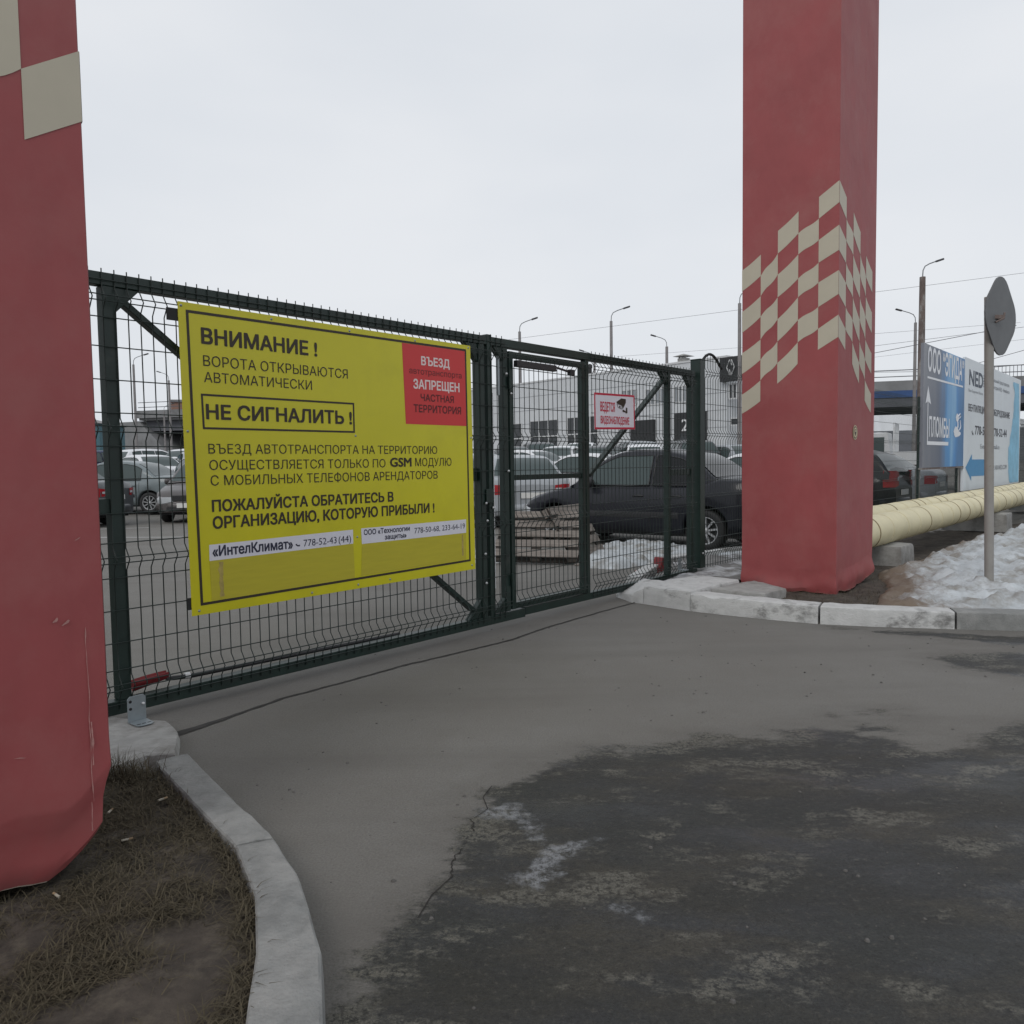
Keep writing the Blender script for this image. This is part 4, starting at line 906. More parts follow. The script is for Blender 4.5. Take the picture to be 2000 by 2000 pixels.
for i, (a, c_, L2) in enumerate([((.85, 9.75, .0), (1.55, 10.0, .04), "broken plank lying on the snow right of the pallets"), ((.75, 9.55, -.02), (1.35, 9.62, -.02), "thin loose plank on the ground in front of the pallets")]):
    b = MB(); cc = Vector(a); b.bar((0, 0, 0), Vector(c_)-cc, .10, .022); tag(b.build("plank", M['wood'], loc=a, bevel=.003), L2, "plank")

# whitewashed kerb returning behind the gate
def ikerb(pth, label, wd=.13, h=.14, m='whitewash'):
    kin_ = []; kou_ = []
    for i, p_ in enumerate(pth):
        a = Vector(pth[max(0, i-1)]); c_ = Vector(pth[min(len(pth)-1, i+1)]); d = (c_-a).normalized(); nrm = Vector((-d.y, d.x))
        q = Vector(p_); kou_.append(tuple(q+nrm*wd/2)); kin_.append(tuple(q-nrm*wd/2))
    o = kerb(kin_, kou_, h, h, 9); o.data.materials[0] = M[m]; return tag(o, label, "kerb", "kerb stones inside the gate")
ikerb([(1.12, 7.34), (1.27, 7.75), (1.52, 8.4), (1.8, 9.0)], "whitewashed kerb stone curving in behind the gate end"); ikerb([(1.82, 9.04), (2.3, 9.85), (2.75, 10.45)], "dirty kerb stone further in, below the dark saloon", .13, .13)
ikerb([(2.78, 10.49), (3.4, 11.1), (4.4, 12.1)], "grey kerb stone behind the fence by the saloon's rear wheel", .13, .13, 'concrete')
iso = [(1.2, 7.3), (1.4, 7.8), (1.65, 8.4), (1.92, 8.96), (2.4, 9.75), (3.0, 10.5), (4.5, 12), (6.4, 12.9), (2.0, 7.3), (1.75, 7.12)]
structure(patch("soil_inside", iso, lambda x, y, d: .085+.02*fbm((x*2, y*2, 8)), mat("frozen_slush", (.15, .145, .14), .8, .35, 4, .6, 40, dirt=(.45, .46, .48), dirt_t=(.52, .62), dscale=1.6), .07, .03))
cb = thing("chock", "red and white painted wedge on the kerb just behind the right gate bracket", "chock", G(5.60, .34, .06), GA)
gp("wedge", lambda b: b.prism([(-.26, 0, 0), (.16, 0, 0), (.16, 0, .15), (.13, 0, .15), (.09, 0, .06), (-.26, 0, .05)], (0, .10, 0)), cb, 'red_paint', .004)
gp("white_band", lambda b: b.box((-.285, -.003, -.02), (.165, .103, -.002)), cb, 'whitewash', 0)

# ------------------------------------------------------------------ cars
def paint(name, c, rough=.36): return mat(name, c, rough, .05, 2, coat=.28, metal=.0, spec=.25, dirt=tuple(x*.75+.02 for x in c), dirt_t=(.5, .9), dscale=1.5)
P = {'dark': paint("dark_blue_car_paint", (.011, .012, .018)), 'silver': paint("silver_car_paint", (.30, .32, .34)), 'white': paint("white_car_paint", (.66, .67, .69)),
     'grey': paint("grey_car_paint", (.07, .075, .08)), 'sage': paint("grey_green_car_paint", (.17, .20, .21)), 'black': paint("black_car_paint", (.012, .012, .014)), 'navy': paint("navy_car_paint", (.02, .035, .09)), 'brown': paint("brown_grey_car_paint", (.085, .078, .078))}
def carglass():
    m = bpy.data.materials.new("car_glass"); m.use_nodes = True; b = m.node_tree.nodes["Principled BSDF"]
    b.inputs["Base Color"].default_value = (.055, .075, .075, 1); b.inputs["Roughness"].default_value = .08; b.inputs["Specular IOR Level"].default_value = .35
    return m
M['car_glass'] = carglass(); M['tint'] = mat("tinted_glass", (.012, .013, .015), .15, .1, spec=.25)
M['redlens'] = mat("red_lens", (.32, .012, .018), .15, .1, coat=.5); M['clear'] = mat("clear_lens", (.42, .44, .46), .12, .1, coat=.5); M['chrome'] = mat("wheel_alloy", (.50, .51, .52), .3, .08, metal=.6)
M['steel_rim'] = mat("wheel_trim", (.36, .37, .38), .4, .1, metal=.3); M['plate'] = mat("number_plate", (.62, .62, .60), .5, .04)
def interp(tab, x):
    if x <= tab[0][0]: return tab[0][1]
    for (a, va), (b_, vb) in zip(tab, tab[1:]):
        if x <= b_:
            t = (x-a)/(b_-a+1e-9); return va+(vb-va)*t
    return tab[-1][1]
def smooth_tab(tab, x, h=.06): return (interp(tab, x-h)+interp(tab, x)+interp(tab, x+h)+interp(tab, x-h/2)+interp(tab, x+h/2))/5
CAR = {
 'sedan': dict(L=4.26, W=1.74, wb=2.63, fo=.80, wr=.305, deck=[(-2.11, .80), (-2.08, .98), (-1.95, 1.03), (-1.45, 1.06), (-1.2, .97), (.72, .92), (1.0, .95), (1.45, .87), (1.85, .76), (2.06, .64), (2.15, .45)],
   roof=[(-1.42, 1.04), (-1.1, 1.30), (-.85, 1.43), (-.5, 1.49), (0, 1.51), (.25, 1.48), (.50, 1.38), (1.05, .95)], belt=.93, win=[(-1.02, -.42), (-.36, .66)], back=[(-1.40, -.86)], front=[(.42, 1.0)], wrf=.56),
 'hatch': dict(L=4.1, W=1.72, wb=2.52, fo=.80, wr=.305, deck=[(-2.0, .62), (-1.97, .92), (-1.8, .98), (-1.2, .95), (.72, .92), (1.0, .96), (1.45, .88), (1.85, .76), (2.02, .62), (2.08, .45)],
   roof=[(-1.92, .99), (-1.72, 1.28), (-1.55, 1.44), (-1.2, 1.50), (-.4, 1.54), (.1, 1.52), (.42, 1.42), (1.05, .96)], belt=.94, win=[(-1.45, -1.0), (-.94, -.32), (-.26, .62)], back=[(-1.91, -1.60)], front=[(.38, 1.0)], wrf=.58),
 'suv': dict(L=4.3, W=1.80, wb=2.60, fo=.84, wr=.34, deck=[(-2.1, .70), (-2.07, 1.02), (-1.9, 1.06), (-1.2, 1.02), (.72, 1.0), (1.0, 1.06), (1.5, 1.01), (1.92, .90), (2.1, .72), (2.18, .5)],
   roof=[(-2.0, 1.07), (-1.82, 1.40), (-1.65, 1.58), (-1.2, 1.65), (-.4, 1.68), (.1, 1.66), (.42, 1.55), (1.05, 1.06)], belt=1.02, win=[(-1.55, -1.05), (-.99, -.34), (-.28, .62)], back=[(-1.98, -1.68)], front=[(.36, 1.0)], wrf=.60)}
def make_car(kind, paintm, label, loc, rz, rim='trim', group=None, tint=False, name="parked_car"):
    c = CAR[kind]; W = c['W']/2; x0 = c['deck'][0][0]; x1 = c['deck'][-1][0]; ra = c['wr']+.045; fx = x1-c['fo']; bx = fx-c['wb']; sill = .24
    root = thing(name, label, "car", loc, rz, group)
    def plan(x):   # half width along the length
        t = (x-x0)/(x1-x0); e = min(t, 1-t); return W*(1-.30*max(0, 1-e/.11)**2.2)
    def bot(x):
        z = sill+.06*max(0, (abs(x-(x0+x1)/2)-1.75)/.4)
        for wx in (fx, bx):
            d = abs(x-wx)
            if d < ra: z = max(z, c['wr']+math.sqrt(ra*ra-d*d))
        return z
    xs = set()
    k = 0
    N_ = 46
    for i in range(N_+1): xs.add(round(x0+(x1-x0)*i/N_, 4))
    for wx in (fx, bx):
        for i in range(15): xs.add(round(wx+ra*math.cos(math.pi*i/14), 4))
        xs.add(round(wx-ra-.003, 4)); xs.add(round(wx+ra+.003, 4))
    for e in (.01, .03): xs.add(round(x0+e, 4)); xs.add(round(x1-e, 4))
    xs = sorted(xs)
    def ring(x, shrink=1):
        w_ = plan(x)*shrink; zt = smooth_tab(c['deck'], x, .05); zb = bot(x)
        if shrink < 1: zc = .55; zt = zc+(zt-zc)*.93; zb = zc+(zb-zc)*.9
        zs_ = max(zb+.02, min(zt-.10, .70)); m_ = (zb+zs_)/2
        half = [(w_*.90, zb), (w_*.965, zb+.012), (w_*.995, zb+(zs_-zb)*.35), (w_, zs_-.03), (w_*.992, zs_+(zt-zs_)*.35), (w_*.965, zt-.05 if zt-.05 > zs_+(zt-zs_)*.35 else zt-.02), (w_*.90, zt-.008), (w_*.62, zt+.012), (0, zt+.03)]
        return [(x, y, z) for y, z in half]+[(x, -y, z) for y, z in half[-2::-1]]
    b = MB(); rows = [ring(x) for x in xs]; b.grid(rows, closed=True); b.add(rows[0], [tuple(range(len(rows[0])))]); b.add(rows[-1], [tuple(range(len(rows[0])-1, -1, -1))])
    # cabin
    rf = c['roof']; rx0, rx1 = rf[0][0], rf[-1][0]; zr = max(z for _, z in rf); belt = c['belt']
    def rz_(x): return max(smooth_tab(rf, x, .07), belt+.005)
    def yat(z): t = max(0, min(1, (z-belt)/(zr-belt))); return W*.945+(c['wrf']+.02-W*.945)*t**1.15
    st = [rx0+(rx1-rx0)*i/30 for i in range(31)]; rows = []
    for x in st:
        zt = rz_(x); e = yat(zt); rows.append([(x, yat(belt-.04), belt-.04), (x, yat(belt+(zt-belt)*.5), belt+(zt-belt)*.5), (x, yat(zt-.035 if zt-.035 > belt else belt), max(belt, zt-.035)), (x, e-.035, zt-.006), (x, e*.6, zt+.012), (x, 0, zt+.022)] + [])
        half = rows[-1]; rows[-1] = half+[(x, -y, z) for _, y, z in half[-2::-1]]
    b.grid(rows)
    b.build("body", paintm, root, fix=True)
    # glass
    gm = M['car_glass']; gs = M['tint'] if tint else gm
    for sgn in (1, -1):
        for wi, (a, e) in enumerate(c['win']):
            g_ = MB(); rows = []
            for i in range(13):
                x = a+(e-a)*i/12; zt = min(rz_(x)-.075, zr-.10); zt = max(zt, belt+.035); zl = belt+.03
                rows.append([(x, sgn*(yat(z)+.006), z) for z in (zl, zl+(zt-zl)*.5, zt)])
            g_.grid(rows); g_.build("window", gs if wi < len(c['win'])-1 else gm, root)
            f_ = MB(); f_.tube([r[0] for r in rows]+[r[1] for r in rows[-1:]]+[r[2] for r in rows[::-1]]+[rows[0][1], rows[0][0]], .010, 5); f_.build("window_seal", M['blackplastic'], root)
    for nm, (a, e) in (("rear_window", c['back'][0]), ("windscreen", c['front'][0])):
        g_ = MB(); rows = []
        for i in range(10):
            x = a+(e-a)*i/9; zt = rz_(x); y = yat(zt)-.075; rows.append([(x, y*q, zt+.022-.016*abs(q)**1.5+.006) for q in (-1, -.6, 0, .6, 1)])
        g_.grid(rows); g_.build(nm, gs if nm == "rear_window" else gm, root)
    # door gaps, trim, handles
    def side(x, z):
        r = ring(x)[:9]
        for (_, ya, za), (_, yb, zb_) in zip(r, r[1:]):
            if za <= z <= zb_: return ya+(yb-ya)*(z-za)/(zb_-za+1e-9)
        return plan(x)
    for sgn in (1, -1):
        gap = MB()
        for x in (c['win'][-1][1]+.12, c['win'][-1][0]-.03, c['win'][-2][0]+.02 if kind == 'sedan' else c['win'][-2][0]-.03):
            zz = [bot(x)+.08+(belt-bot(x)-.09)*i/6 for i in range(7)]
            gap.grid([[(x-.005, sgn*(side(x, z)+.003), z), (x+.005, sgn*(side(x, z)+.003), z)] for z in zz], smooth=False)
        gap.build("door_gap", M['black'], root)
        tr = MB(); xx = [bx+ra+.06+(fx-bx-2*ra-.12)*i/8 for i in range(9)]
        tr.grid([[(x, sgn*(side(x, .50)+.006), .47), (x, sgn*(side(x, .52)+.012), .52), (x, sgn*(side(x, .56)+.006), .56)] for x in xx]); tr.build("side_moulding", M['blackplastic'], root)
        for x in (c['win'][-1][0]+.07, c['win'][-2][0]+.10):
            h = MB(); zz = belt-.13; h.tube([(x, sgn*(side(x, zz)+.002), zz), (x+.03, sgn*(side(x, zz)+.028), zz+.004), (x+.15, sgn*(side(x, zz)+.028), zz+.004), (x+.18, sgn*(side(x, zz)+.002), zz)], .013, 6); h.build("door_handle", paintm if paintm != P['dark'] else M['blackplastic'], root)
        mi = MB(); mx_ = c['win'][-1][1]-.02; mi.lathe([(.001, -.11), (.055, -.10), (.085, -.03), (.085, .03), (.06, .06), (.001, .065)], (mx_, sgn*(W+.09), belt+.07), (.35, sgn*.94, 0), 14)
        mi.tube([(mx_, sgn*(W*.93), belt+.03), (mx_, sgn*(W+.03), belt+.05)], .025, 6); mi.build("mirror", paintm if paintm not in (P['dark'],) else M['blackplastic'], root)
        # lamps
        hl = MB(); rows = []
        zc = interp(c['deck'], x1-.2)-.14
        for i in range(7):
            x = x1-.30+.285*i/6; w_ = .06+.035*math.sin(i/6*2.6)
            rows.append([(x+.012*(i == 6), sgn*(plan(x)*q+.004), zc-.03+z) for q, z in ((.985, -w_), (1.005, -w_*.3), (1.0, w_*.5), (.97, w_))])
        hl.grid(rows); last = rows[-1]; hl.add([last[0], last[1], last[2], last[3], (x1+.004, sgn*plan(x1)*.62, zc+.045), (x1+.008, sgn*plan(x1)*.60, zc-.06)], [(0, 1, 2, 3, 4, 5)]); hl.build("headlight", M['clear'], root)
        tl = MB(); zc = .80 if kind == 'sedan' else .90; hh = .10 if kind == 'sedan' else .17; rows = []
        for i in range(5):
            x = x0+.20-.195*i/4; rows.append([(x, sgn*(max(plan(x), side(x, zc))+.006), zc+hh*q) for q in (-1, -.3, .3, 1)])
        rows.append([(x0-.012, sgn*plan(x0)*.74, zc+hh*q*.8) for q in (-1, -.3, .3, 1)])
        tl.grid(rows); tl.build("tail_light", M['redlens'], root)
        t2 = MB(); t2.grid([[(x0-.016, sgn*plan(x0)*.92, zc-hh*.25), (x0-.016, sgn*plan(x0)*.92, zc+hh*.25)], [(x0-.018, sgn*plan(x0)*.76, zc-hh*.25), (x0-.018, sgn*plan(x0)*.76, zc+hh*.25)]]); t2.build("reversing_light", M['clear'], root)
    # bumpers, grille, plates
    for nm, xe, sg in (("front_bumper", x1, 1), ("rear_bumper", x0, -1)):
        bu = MB(); rows = []
        for i in range(15):
            q = -1+2*i/14; y = q*W*.985; xx = xe+sg*(.030-.30*abs(q)**3.4); rows.append([(xx-sg*.10, y, .30), (xx, y, .31), (xx+sg*.025, y, .42), (xx+sg*.012, y, .50), (xx-sg*.10, y, .52)])
        bu.grid(rows); bu.build(nm, paintm, root)
    gr_ = MB()
    for z in (.56, .60, .64): gr_.box((x1-.05, -.36, z), (x1+.016, .36, z+.025))
    gr_.box((x1-.06, -.38, .545), (x1+.008, .38, .68)); gr_.box((x1-.02, -.5, .33), (x1+.075, .5, .40)); gr_.build("grille", M['blackplastic'], root)
    for xx, sg in ((x1+.072, 1), (x0-.014 if kind != 'sedan' else x0-.014, -1)):
        pt = MB(); zz = .44 if sg > 0 else (.68 if kind == 'sedan' else .62); pt.box((xx-.006, -.26, zz-.056), (xx+.006, .26, zz+.056)); pt.build("number_plate", M['plate'], root)
    u = MB(); u.box((x0+.25, -W*.88, .20), (x1-.25, W*.88, .34)); u.build("underbody", M['black'], root)
    # wheels
    for wx in (fx, bx):
        for sgn in (1, -1):
            t = MB(); r = c['wr']; ax = (0, sgn, 0); ctr = (wx, sgn*(W-.20), c['wr'])
            t.lathe([(r*.60, 0), (r*.93, -.01), (r, .025), (r, .155), (r*.94, .185), (r*.70, .19), (r*.655, .178)], ctr, ax, 28); tyre = t.build("wheel", M['black'], root)
            q = MB(); q.lathe([(r*.665, .176), (r*.64, .150), (r*.60, .13), (.001, .125)], ctr, ax, 28, 1); a = Vector((1, 0, 0)); c3 = Vector((0, 0, 1)); cc = Vector(ctr)+Vector(ax)*.155
            for s_ in range(9 if rim == 'trim' else 5):
                an = 2*math.pi*s_/(9 if rim == 'trim' else 5)+.2; d = a*math.cos(an)+c3*math.sin(an); q.bar(cc+d*.02, cc+d*r*.63, .028 if rim == 'trim' else .05, .03, 0, up=ax)
            q.lathe([(r*.66, .15), (r*.665, .182), (r*.61, .172), (r*.60, .15)], ctr, ax, 28, 0); q.lathe([(.001, .182), (.045, .18), (.05, .15)], ctr, ax, 14, 0)
            q.build("rim", [M['chrome'] if rim != 'trim' else M['steel_rim'], M['black']], tyre)
    return root
def place(src, paintm, oldm, label, loc, rz):
    c = copy_tree(src); c.location = (loc[0], loc[1], loc[2] if len(loc) > 2 else zg(loc[0], loc[1])); c.rotation_euler = (0, 0, rz); c["label"] = label
    for ch in [x for x in COL.objects if x.parent == c]:
        for i, sl in enumerate(ch.material_slots):
            if sl.material == oldm: sl.link = 'OBJECT'; sl.material = paintm
    return c
GC = "cars parked in the lot behind the gate"
dark = make_car('sedan', P['dark'], "dark blue saloon parked side-on just behind the gate and pallets", (2.29, 12.88, zg(0, 12.9)), R(142.3), group=GC, tint=True)
silver = make_car('sedan', P['silver'], "silver saloon seen from behind, just left of the dark saloon's bonnet", (.10, 18.0, zg(0, 18)), R(99), group=GC)
hatch = make_car('hatch', P['black'], "black hatchback with a red and white tail light, right of the checkered pillar", tuple(G(16.3, 2.75, -.10)), GA+R(90), group=GC, rim='alloy')
front = make_car('hatch', P['brown'], "dark grey brown hatchback facing the gate, at the left edge of the yellow notice", (-8.02, 21.2, zg(0, 21)), R(-84), group=GC, rim='alloy')
suv = make_car('suv', P['grey'], "dark off-roader in the back row right of the white hatchback", (7.2, 33.0, zg(0, 33)), R(95), group=GC, rim='alloy')
place(silver, P['silver'], P['silver'], "silver saloon under the blue billboard, its tail light between the legs", tuple(G(19.9, 2.95, -.10)), GA+R(90))
place(silver, P['sage'], P['silver'], "grey green saloon seen side-on behind the grey brown hatchback, near the left post", (-11.5, 23.4), R(176))
place(silver, P['grey'], P['silver'], "dark grey saloon nearest the left green post, only its rear showing", (-11.35, 18.9), R(172))
whatch = place(hatch, P['white'], P['black'], "white hatchback seen from behind, showing above the dark saloon's roof", (5.45, 33.0), R(84))
spots = [(hatch, 'white', 'black', -17.2, 38.0, 60, "white hatchback in the far row nearest the left green post"), (hatch, 'white', 'black', -14.6, 38.2, 60, "white hatchback in the far row, directly above the grey brown hatchback's roof"),
 (hatch, 'white', 'black', -12.1, 38.6, 60, "white hatchback in the far row, cut by the yellow notice's left edge"), (silver, 'navy', 'silver', -19.8, 38.0, 70, "navy blue saloon in the far row just right of the left green post"),
 (silver, 'white', 'silver', -10.6, 27.5, 130, "white saloon behind the grey green saloon, cut by the yellow notice"), (silver, 'white', 'silver', -13.6, 29.5, 140, "white saloon between the grey green saloon and the far white hatchbacks"),
 (silver, 'white', 'silver', 2.2, 33.4, 70, "white saloon in the back row behind the wicket door's right stile"), (silver, 'grey', 'silver', .0, 34.0, 96, "charcoal saloon in the back row behind the wicket door, left of the white saloon"),
 (hatch, 'grey', 'black', 3.9, 32.0, 60, "grey hatchback in the back row behind the small white notice's brace"),
 (silver, 'silver', 'silver', 8.8, 32.0, 110, "silver saloon in the back row left of the checkered pillar"), (silver, 'white', 'silver', 2.2, 24.0, 150, "white saloon in the middle row behind the silver saloon's roof"),
 (hatch, 'white', 'black', 3.9, 25.0, 140, "white hatchback in the middle row left of the dark saloon's roof"), (silver, 'white', 'silver', 6.2, 20.6, 150, "white saloon close behind the dark saloon's boot, beside the checkered pillar"),
 (silver, 'silver', 'silver', -1.1, 25.2, 100, "silver saloon behind the narrow gap between the gate's middle stiles"), (hatch, 'grey', 'black', -.9, 21.0, 100, "dark hatchback seen between the yellow notice and the middle stile")]
spots += [(silver, 'white', 'silver', -18.6, 45.5, 80, "white saloon in the farthest row, left of the navy saloon"), (hatch, 'silver', 'black', -16.2, 45.6, 95, "silver hatchback in the farthest row behind the white hatchbacks"),
 (hatch, 'grey', 'black', -13.9, 45.4, 85, "grey hatchback in the farthest row by the yellow notice's left edge"), (silver, 'silver', 'silver', -13.2, 33.4, 120, "silver saloon half way back, over the grey green saloon's roof"), (hatch, 'white', 'black', -10.9, 33.8, 110, "white hatchback half way back, at the edge of the yellow notice"),
 (hatch, 'white', 'black', -2.1, 33.6, 80, "white hatchback in the back row between the gate's middle stiles"), (hatch, 'grey', 'black', 1.3, 40.2, 96, "grey hatchback before the showroom's biggest window"), (silver, 'white', 'silver', 3.6, 39.8, 75, "white saloon before the showroom, above the wicket's crossbar"),
 (hatch, 'silver', 'black', 6.1, 39.6, 100, "silver hatchback before the showroom's first gate door"), (silver, 'grey', 'silver', 8.8, 39.0, 85, "charcoal saloon before the showroom's gate number two"), (silver, 'sage', 'silver', 10.6, 33.0, 100, "grey green saloon at the back, beside the checkered pillar's left edge"), (silver, 'white', 'silver', .4, 28.6, 140, "white saloon just over the silver saloon's roof")]
for src, pm, old, x, y, a, lb in spots:
    place(src, P[pm], P[old], lb, (x, y), R(a))

# small white truck beyond the fence
tr = thing("truck", "small white flatbed truck with a headboard guard beyond the black hatchback", "truck", (14.2, 27.5, zg(14, 27.5)), R(150))
b = MB(); b.prism([(.9, -.85, .55), (2.35, -.85, .55), (2.40, -.85, 1.15), (2.05, -.85, 1.95), (1.0, -.85, 1.98), (.9, -.85, 1.2)], (0, 1.7, 0)); b.build("cab", M['plain_white'], tr, bevel=.05)
for sgn in (-1, 1):
    b = MB(); b.prism([(1.1, sgn*.855, 1.2), (2.15, sgn*.855, 1.2), (1.92, sgn*.855, 1.80), (1.1, sgn*.855, 1.80)], (0, sgn*.004, 0)); b.build("window", M['car_glass'], tr)
    for x in (1.75, -1.5):
        b = MB(); b.lathe([(.2, 0), (.36, 0), (.38, .03), (.38, .17), (.33, .2), (.2, .19), (.001, .15)], (x, sgn*.68, .38), (0, sgn, 0), 20); b.build("wheel", M['black'], tr)
b = MB(); b.prism([(2.395, -.72, 1.22), (2.395, .72, 1.22), (2.09, .66, 1.84), (2.09, -.66, 1.84)], (.012, 0, .004)); b.build("windscreen", M['car_glass'], tr)
b = MB(); b.box((-2.4, -.95, .85), (.80, .95, .92)); b.box((-2.4, -.95, .92), (.80, -.92, 1.30)); b.box((-2.4, .92, .92), (.80, .95, 1.30)); b.box((-2.4, -.92, .92), (-2.36, .92, 1.30)); b.build("load_bed", M['plain_white'], tr)
b = MB(); b.tube([(.80, -.9, .95), (.80, -.9, 2.1), (.80, -.8, 2.28), (.80, .8, 2.28), (.80, .9, 2.1), (.80, .9, .95)], .03, 8)
for y in (-.5, -.2, .1, .4, .65): b.tube([(.80, y, .95), (.80, y, 2.28)], .022, 6)
b.build("guard_frame", M['plain_white'], tr)

# ------------------------------------------------------------------ showroom building
BA = Vector((-3.37, 67.87, 0)); BB = Vector((11.46, 50.40, 0)); bd = (BB-BA).normalized(); ba = math.atan2(bd.y, bd.x)
sh_ = thing("showroom", "long white clad showroom with big dark windows and a dark roof sign", "building", (BA.x, BA.y, .6), ba)
LB, HB = 25.5, 6.9
def bp(name, a, c_, m, par=sh_): b = MB(); b.box(a, c_); return b.build(name, M[m], par)
bp("wall", (-9, 0, -.6), (LB, 16, HB), 'cladding')
b = MB()
for i in range(1, 5): b.box((-9, -.012, HB-i*1.05), (LB, -.0005, HB-i*1.05+.02))
b.build("cladding_joints", M['bridge_dark'], sh_); bp("parapet", (-9.02, -.05, HB+.001), (LB+.02, 16.02, HB+.12), 'winframe')
def pix2x(px):   # where the sight line through a photo column meets the facade
    d = RX*((px-1000)/1548)+F; n2 = Vector((-bd.y, bd.x, 0)); t = (BA-Vector((0, 0, 1.2))).dot(n2)/d.dot(n2); return ((Vector((0, 0, 1.2))+d*t)-BA).dot(bd)
M['pale_glass'] = mat("pale_window_glass", (.26, .28, .30), .2, .2, .8)
def window(px0, px1, z0, z1, nv, nh, gm='dark_glass'):
    x0, x1 = pix2x(px0), pix2x(px1)
    f_ = MB(); f_.box((x0, -.05, z0), (x1, -.014, z0+.08)); f_.box((x0, -.05, z1-.08), (x1, -.014, z1))
    for i in range(nv+1): xx = x0+(x1-x0)*i/nv; f_.box((xx-.05, -.052, z0+.081), (xx+.05, -.013, z1-.081))
    for j in range(1, nh): zz = z0+(z1-z0)*j/nh; f_.box((x0+.051, -.048, zz-.04), (x1-.051, -.015, zz+.04))
    o = f_.build("window", M['winframe'], sh_); g_ = MB(); g_.quad((x0, -.013, z0), (x1, -.013, z0), (x1, -.013, z1), (x0, -.013, z1)); g_.build("pane", M[gm], o)
window(1003, 1022, .2, 3.9, 1, 3); window(1038, 1092, .2, 4.0, 3, 3); window(1110, 1170, .2, 4.05, 4, 3)
window(1217, 1245, 4.5, 5.6, 3, 1, 'pale_glass'); window(1262, 1300, 4.4, 5.5, 4, 1, 'pale_glass'); window(1318, 1342, 4.4, 5.5, 3, 1, 'pale_glass')
window(1424, 1447, 4.35, 5.3, 3, 1); window(1427, 1450, 2.75, 3.25, 1, 1)
for a, e, z1, num in ((1236, 1281, 3.45, None), (1321, 1381, 3.75, "2")):
    x0, x1 = pix2x(a), pix2x(e); o = bp("gate_surround", (x0, -.22, -.6), (x1, -.001, z1), 'darkpanel')
    q = MB(); q.box((x0+.5, -.24, -.6), (x1-.5, -.221, z1-1.32)); q.build("roller_door", M['dark_glass'], o)
    q = MB()
    for zz in (.9, 1.7): q.box((x0+.6, -.255, zz), (x1-.6, -.2405, zz+.12))
    q.build("door_panes", M['winframe'], o)
    if num: text(num, x0+.62, z1-1.15, .78, .50, M['plain_white'], sh_, -.2215-.004, .01)
x0, x1 = pix2x(1412), pix2x(1452); o = bp("roof_sign", (x0, -.35, 5.42), (x1+.6, -.001, 6.86), 'darkpanel')
q = MB(); cx, cz = x0+(x1-x0)*.55, 6.22      # open rhombus emblem of two interlocked bands
for sgn in (-1, 1):
    for (a0, a1) in (((sgn*.06, .46), (sgn*.26, 0)), ((sgn*.26, 0), (sgn*.06, -.46))):
        q.bar((cx+a0[0], -.37, cz+a0[1]), (cx+a1[0], -.37, cz+a1[1]), .03, .13, up=(0, 1, 0))
q.bar((cx-.06, -.371, cz+.46), (cx+.09, -.371, cz+.12), .03, .10, up=(0, 1, 0)); q.bar((cx+.06, -.372, cz-.46), (cx-.09, -.372, cz-.12), .03, .10, up=(0, 1, 0))
q.build("emblem", M['winframe'], o)
xc = pix2x(1312); b = MB(); b.box((xc-.28, 1.0, HB+.12), (xc+.28, 1.56, HB+.50))
b.add([(xc-.52, .76, HB+.62), (xc+.52, .76, HB+.62), (xc+.52, 1.80, HB+.62), (xc-.52, 1.80, HB+.62), (xc, 1.28, HB+.80)], [(0, 1, 4), (1, 2, 4), (2, 3, 4), (3, 0, 4), (3, 2, 1, 0)])
for dx in (-.24, .24): b.box((xc+dx-.03, 1.1, HB+.501), (xc+dx+.03, 1.2, HB+.619))
b.build("roof_vent", M['concrete'], sh_)
xc = pix2x(1100); b = MB(); b.tube([(xc, 3, HB+.1), (xc, 3, HB+1.0)], .16, 10); b.lathe([(.2, HB+1.0), (.2, HB+1.25), (.001, HB+1.35)], (xc, 3, 0), (0, 0, 1), 10); b.build("flue", M['black'], sh_)

# ------------------------------------------------------------------ overpass behind
OA = Vector((-44.67, 92.28, 0)); OB = Vector((42.79, 67.18, 0)); od = (OB-OA).normalized(); oa = math.atan2(od.y, od.x)
ov = thing("overpass", "long concrete road overpass on piers with a railing, behind the whole lot", "bridge", (OA.x, OA.y, 0), oa)
def op(name, a, c_, m): b = MB(); b.box(a, c_); return b.build(name, M[m], ov)
op("deck", (2, 0, 6.9), (150, 14, 7.75), 'bridge'); op("edge_beam", (2, -.35, 7.15), (150, -.001, 8.0), 'bridge')
b = MB()
for y in (.8, 4.4, 8, 11.6): b.box((1, y, 5.7), (150, y+.6, 6.899))
b.build("girder", M['bridge_dark'], ov); op("blue_fascia", (64, -.40, 6.55), (150, -.351, 7.14), 'bridge_blue'); op("fascia", (64, -.30, 5.75), (150, -.05, 6.549), 'bridge_dark')
b = MB()
for z in (8.35, 8.9): b.box((2, -.1, z), (150, -.04, z+.07))
for i in range(230): x = 84+i*.285; b.box((x, -.085, 8.0), (x+.035, -.055, 8.9))
b.build("railing", M['bridge_dark'], ov)
for x in (9, 20, 31, 42, 53, 64, 75.5, 88, 99, 110, 121, 132):
    b = MB()
    for y in (1.5, 6.5, 11.5): b.box((x-.6, y-.6, 0), (x+.6, y+.6, 4.9))
    b.box((x-.8, .3, 4.901), (x+.8, 13.5, 5.699)); b.build("pier", M['bridge'], ov)
b = MB(); b.prism([(-60, 0, 0), (9, 0, 0), (2, 0, 6.8), (-60, 0, 6.4)], (0, 14, 0)); b.build("approach", M['bridge'], ov)
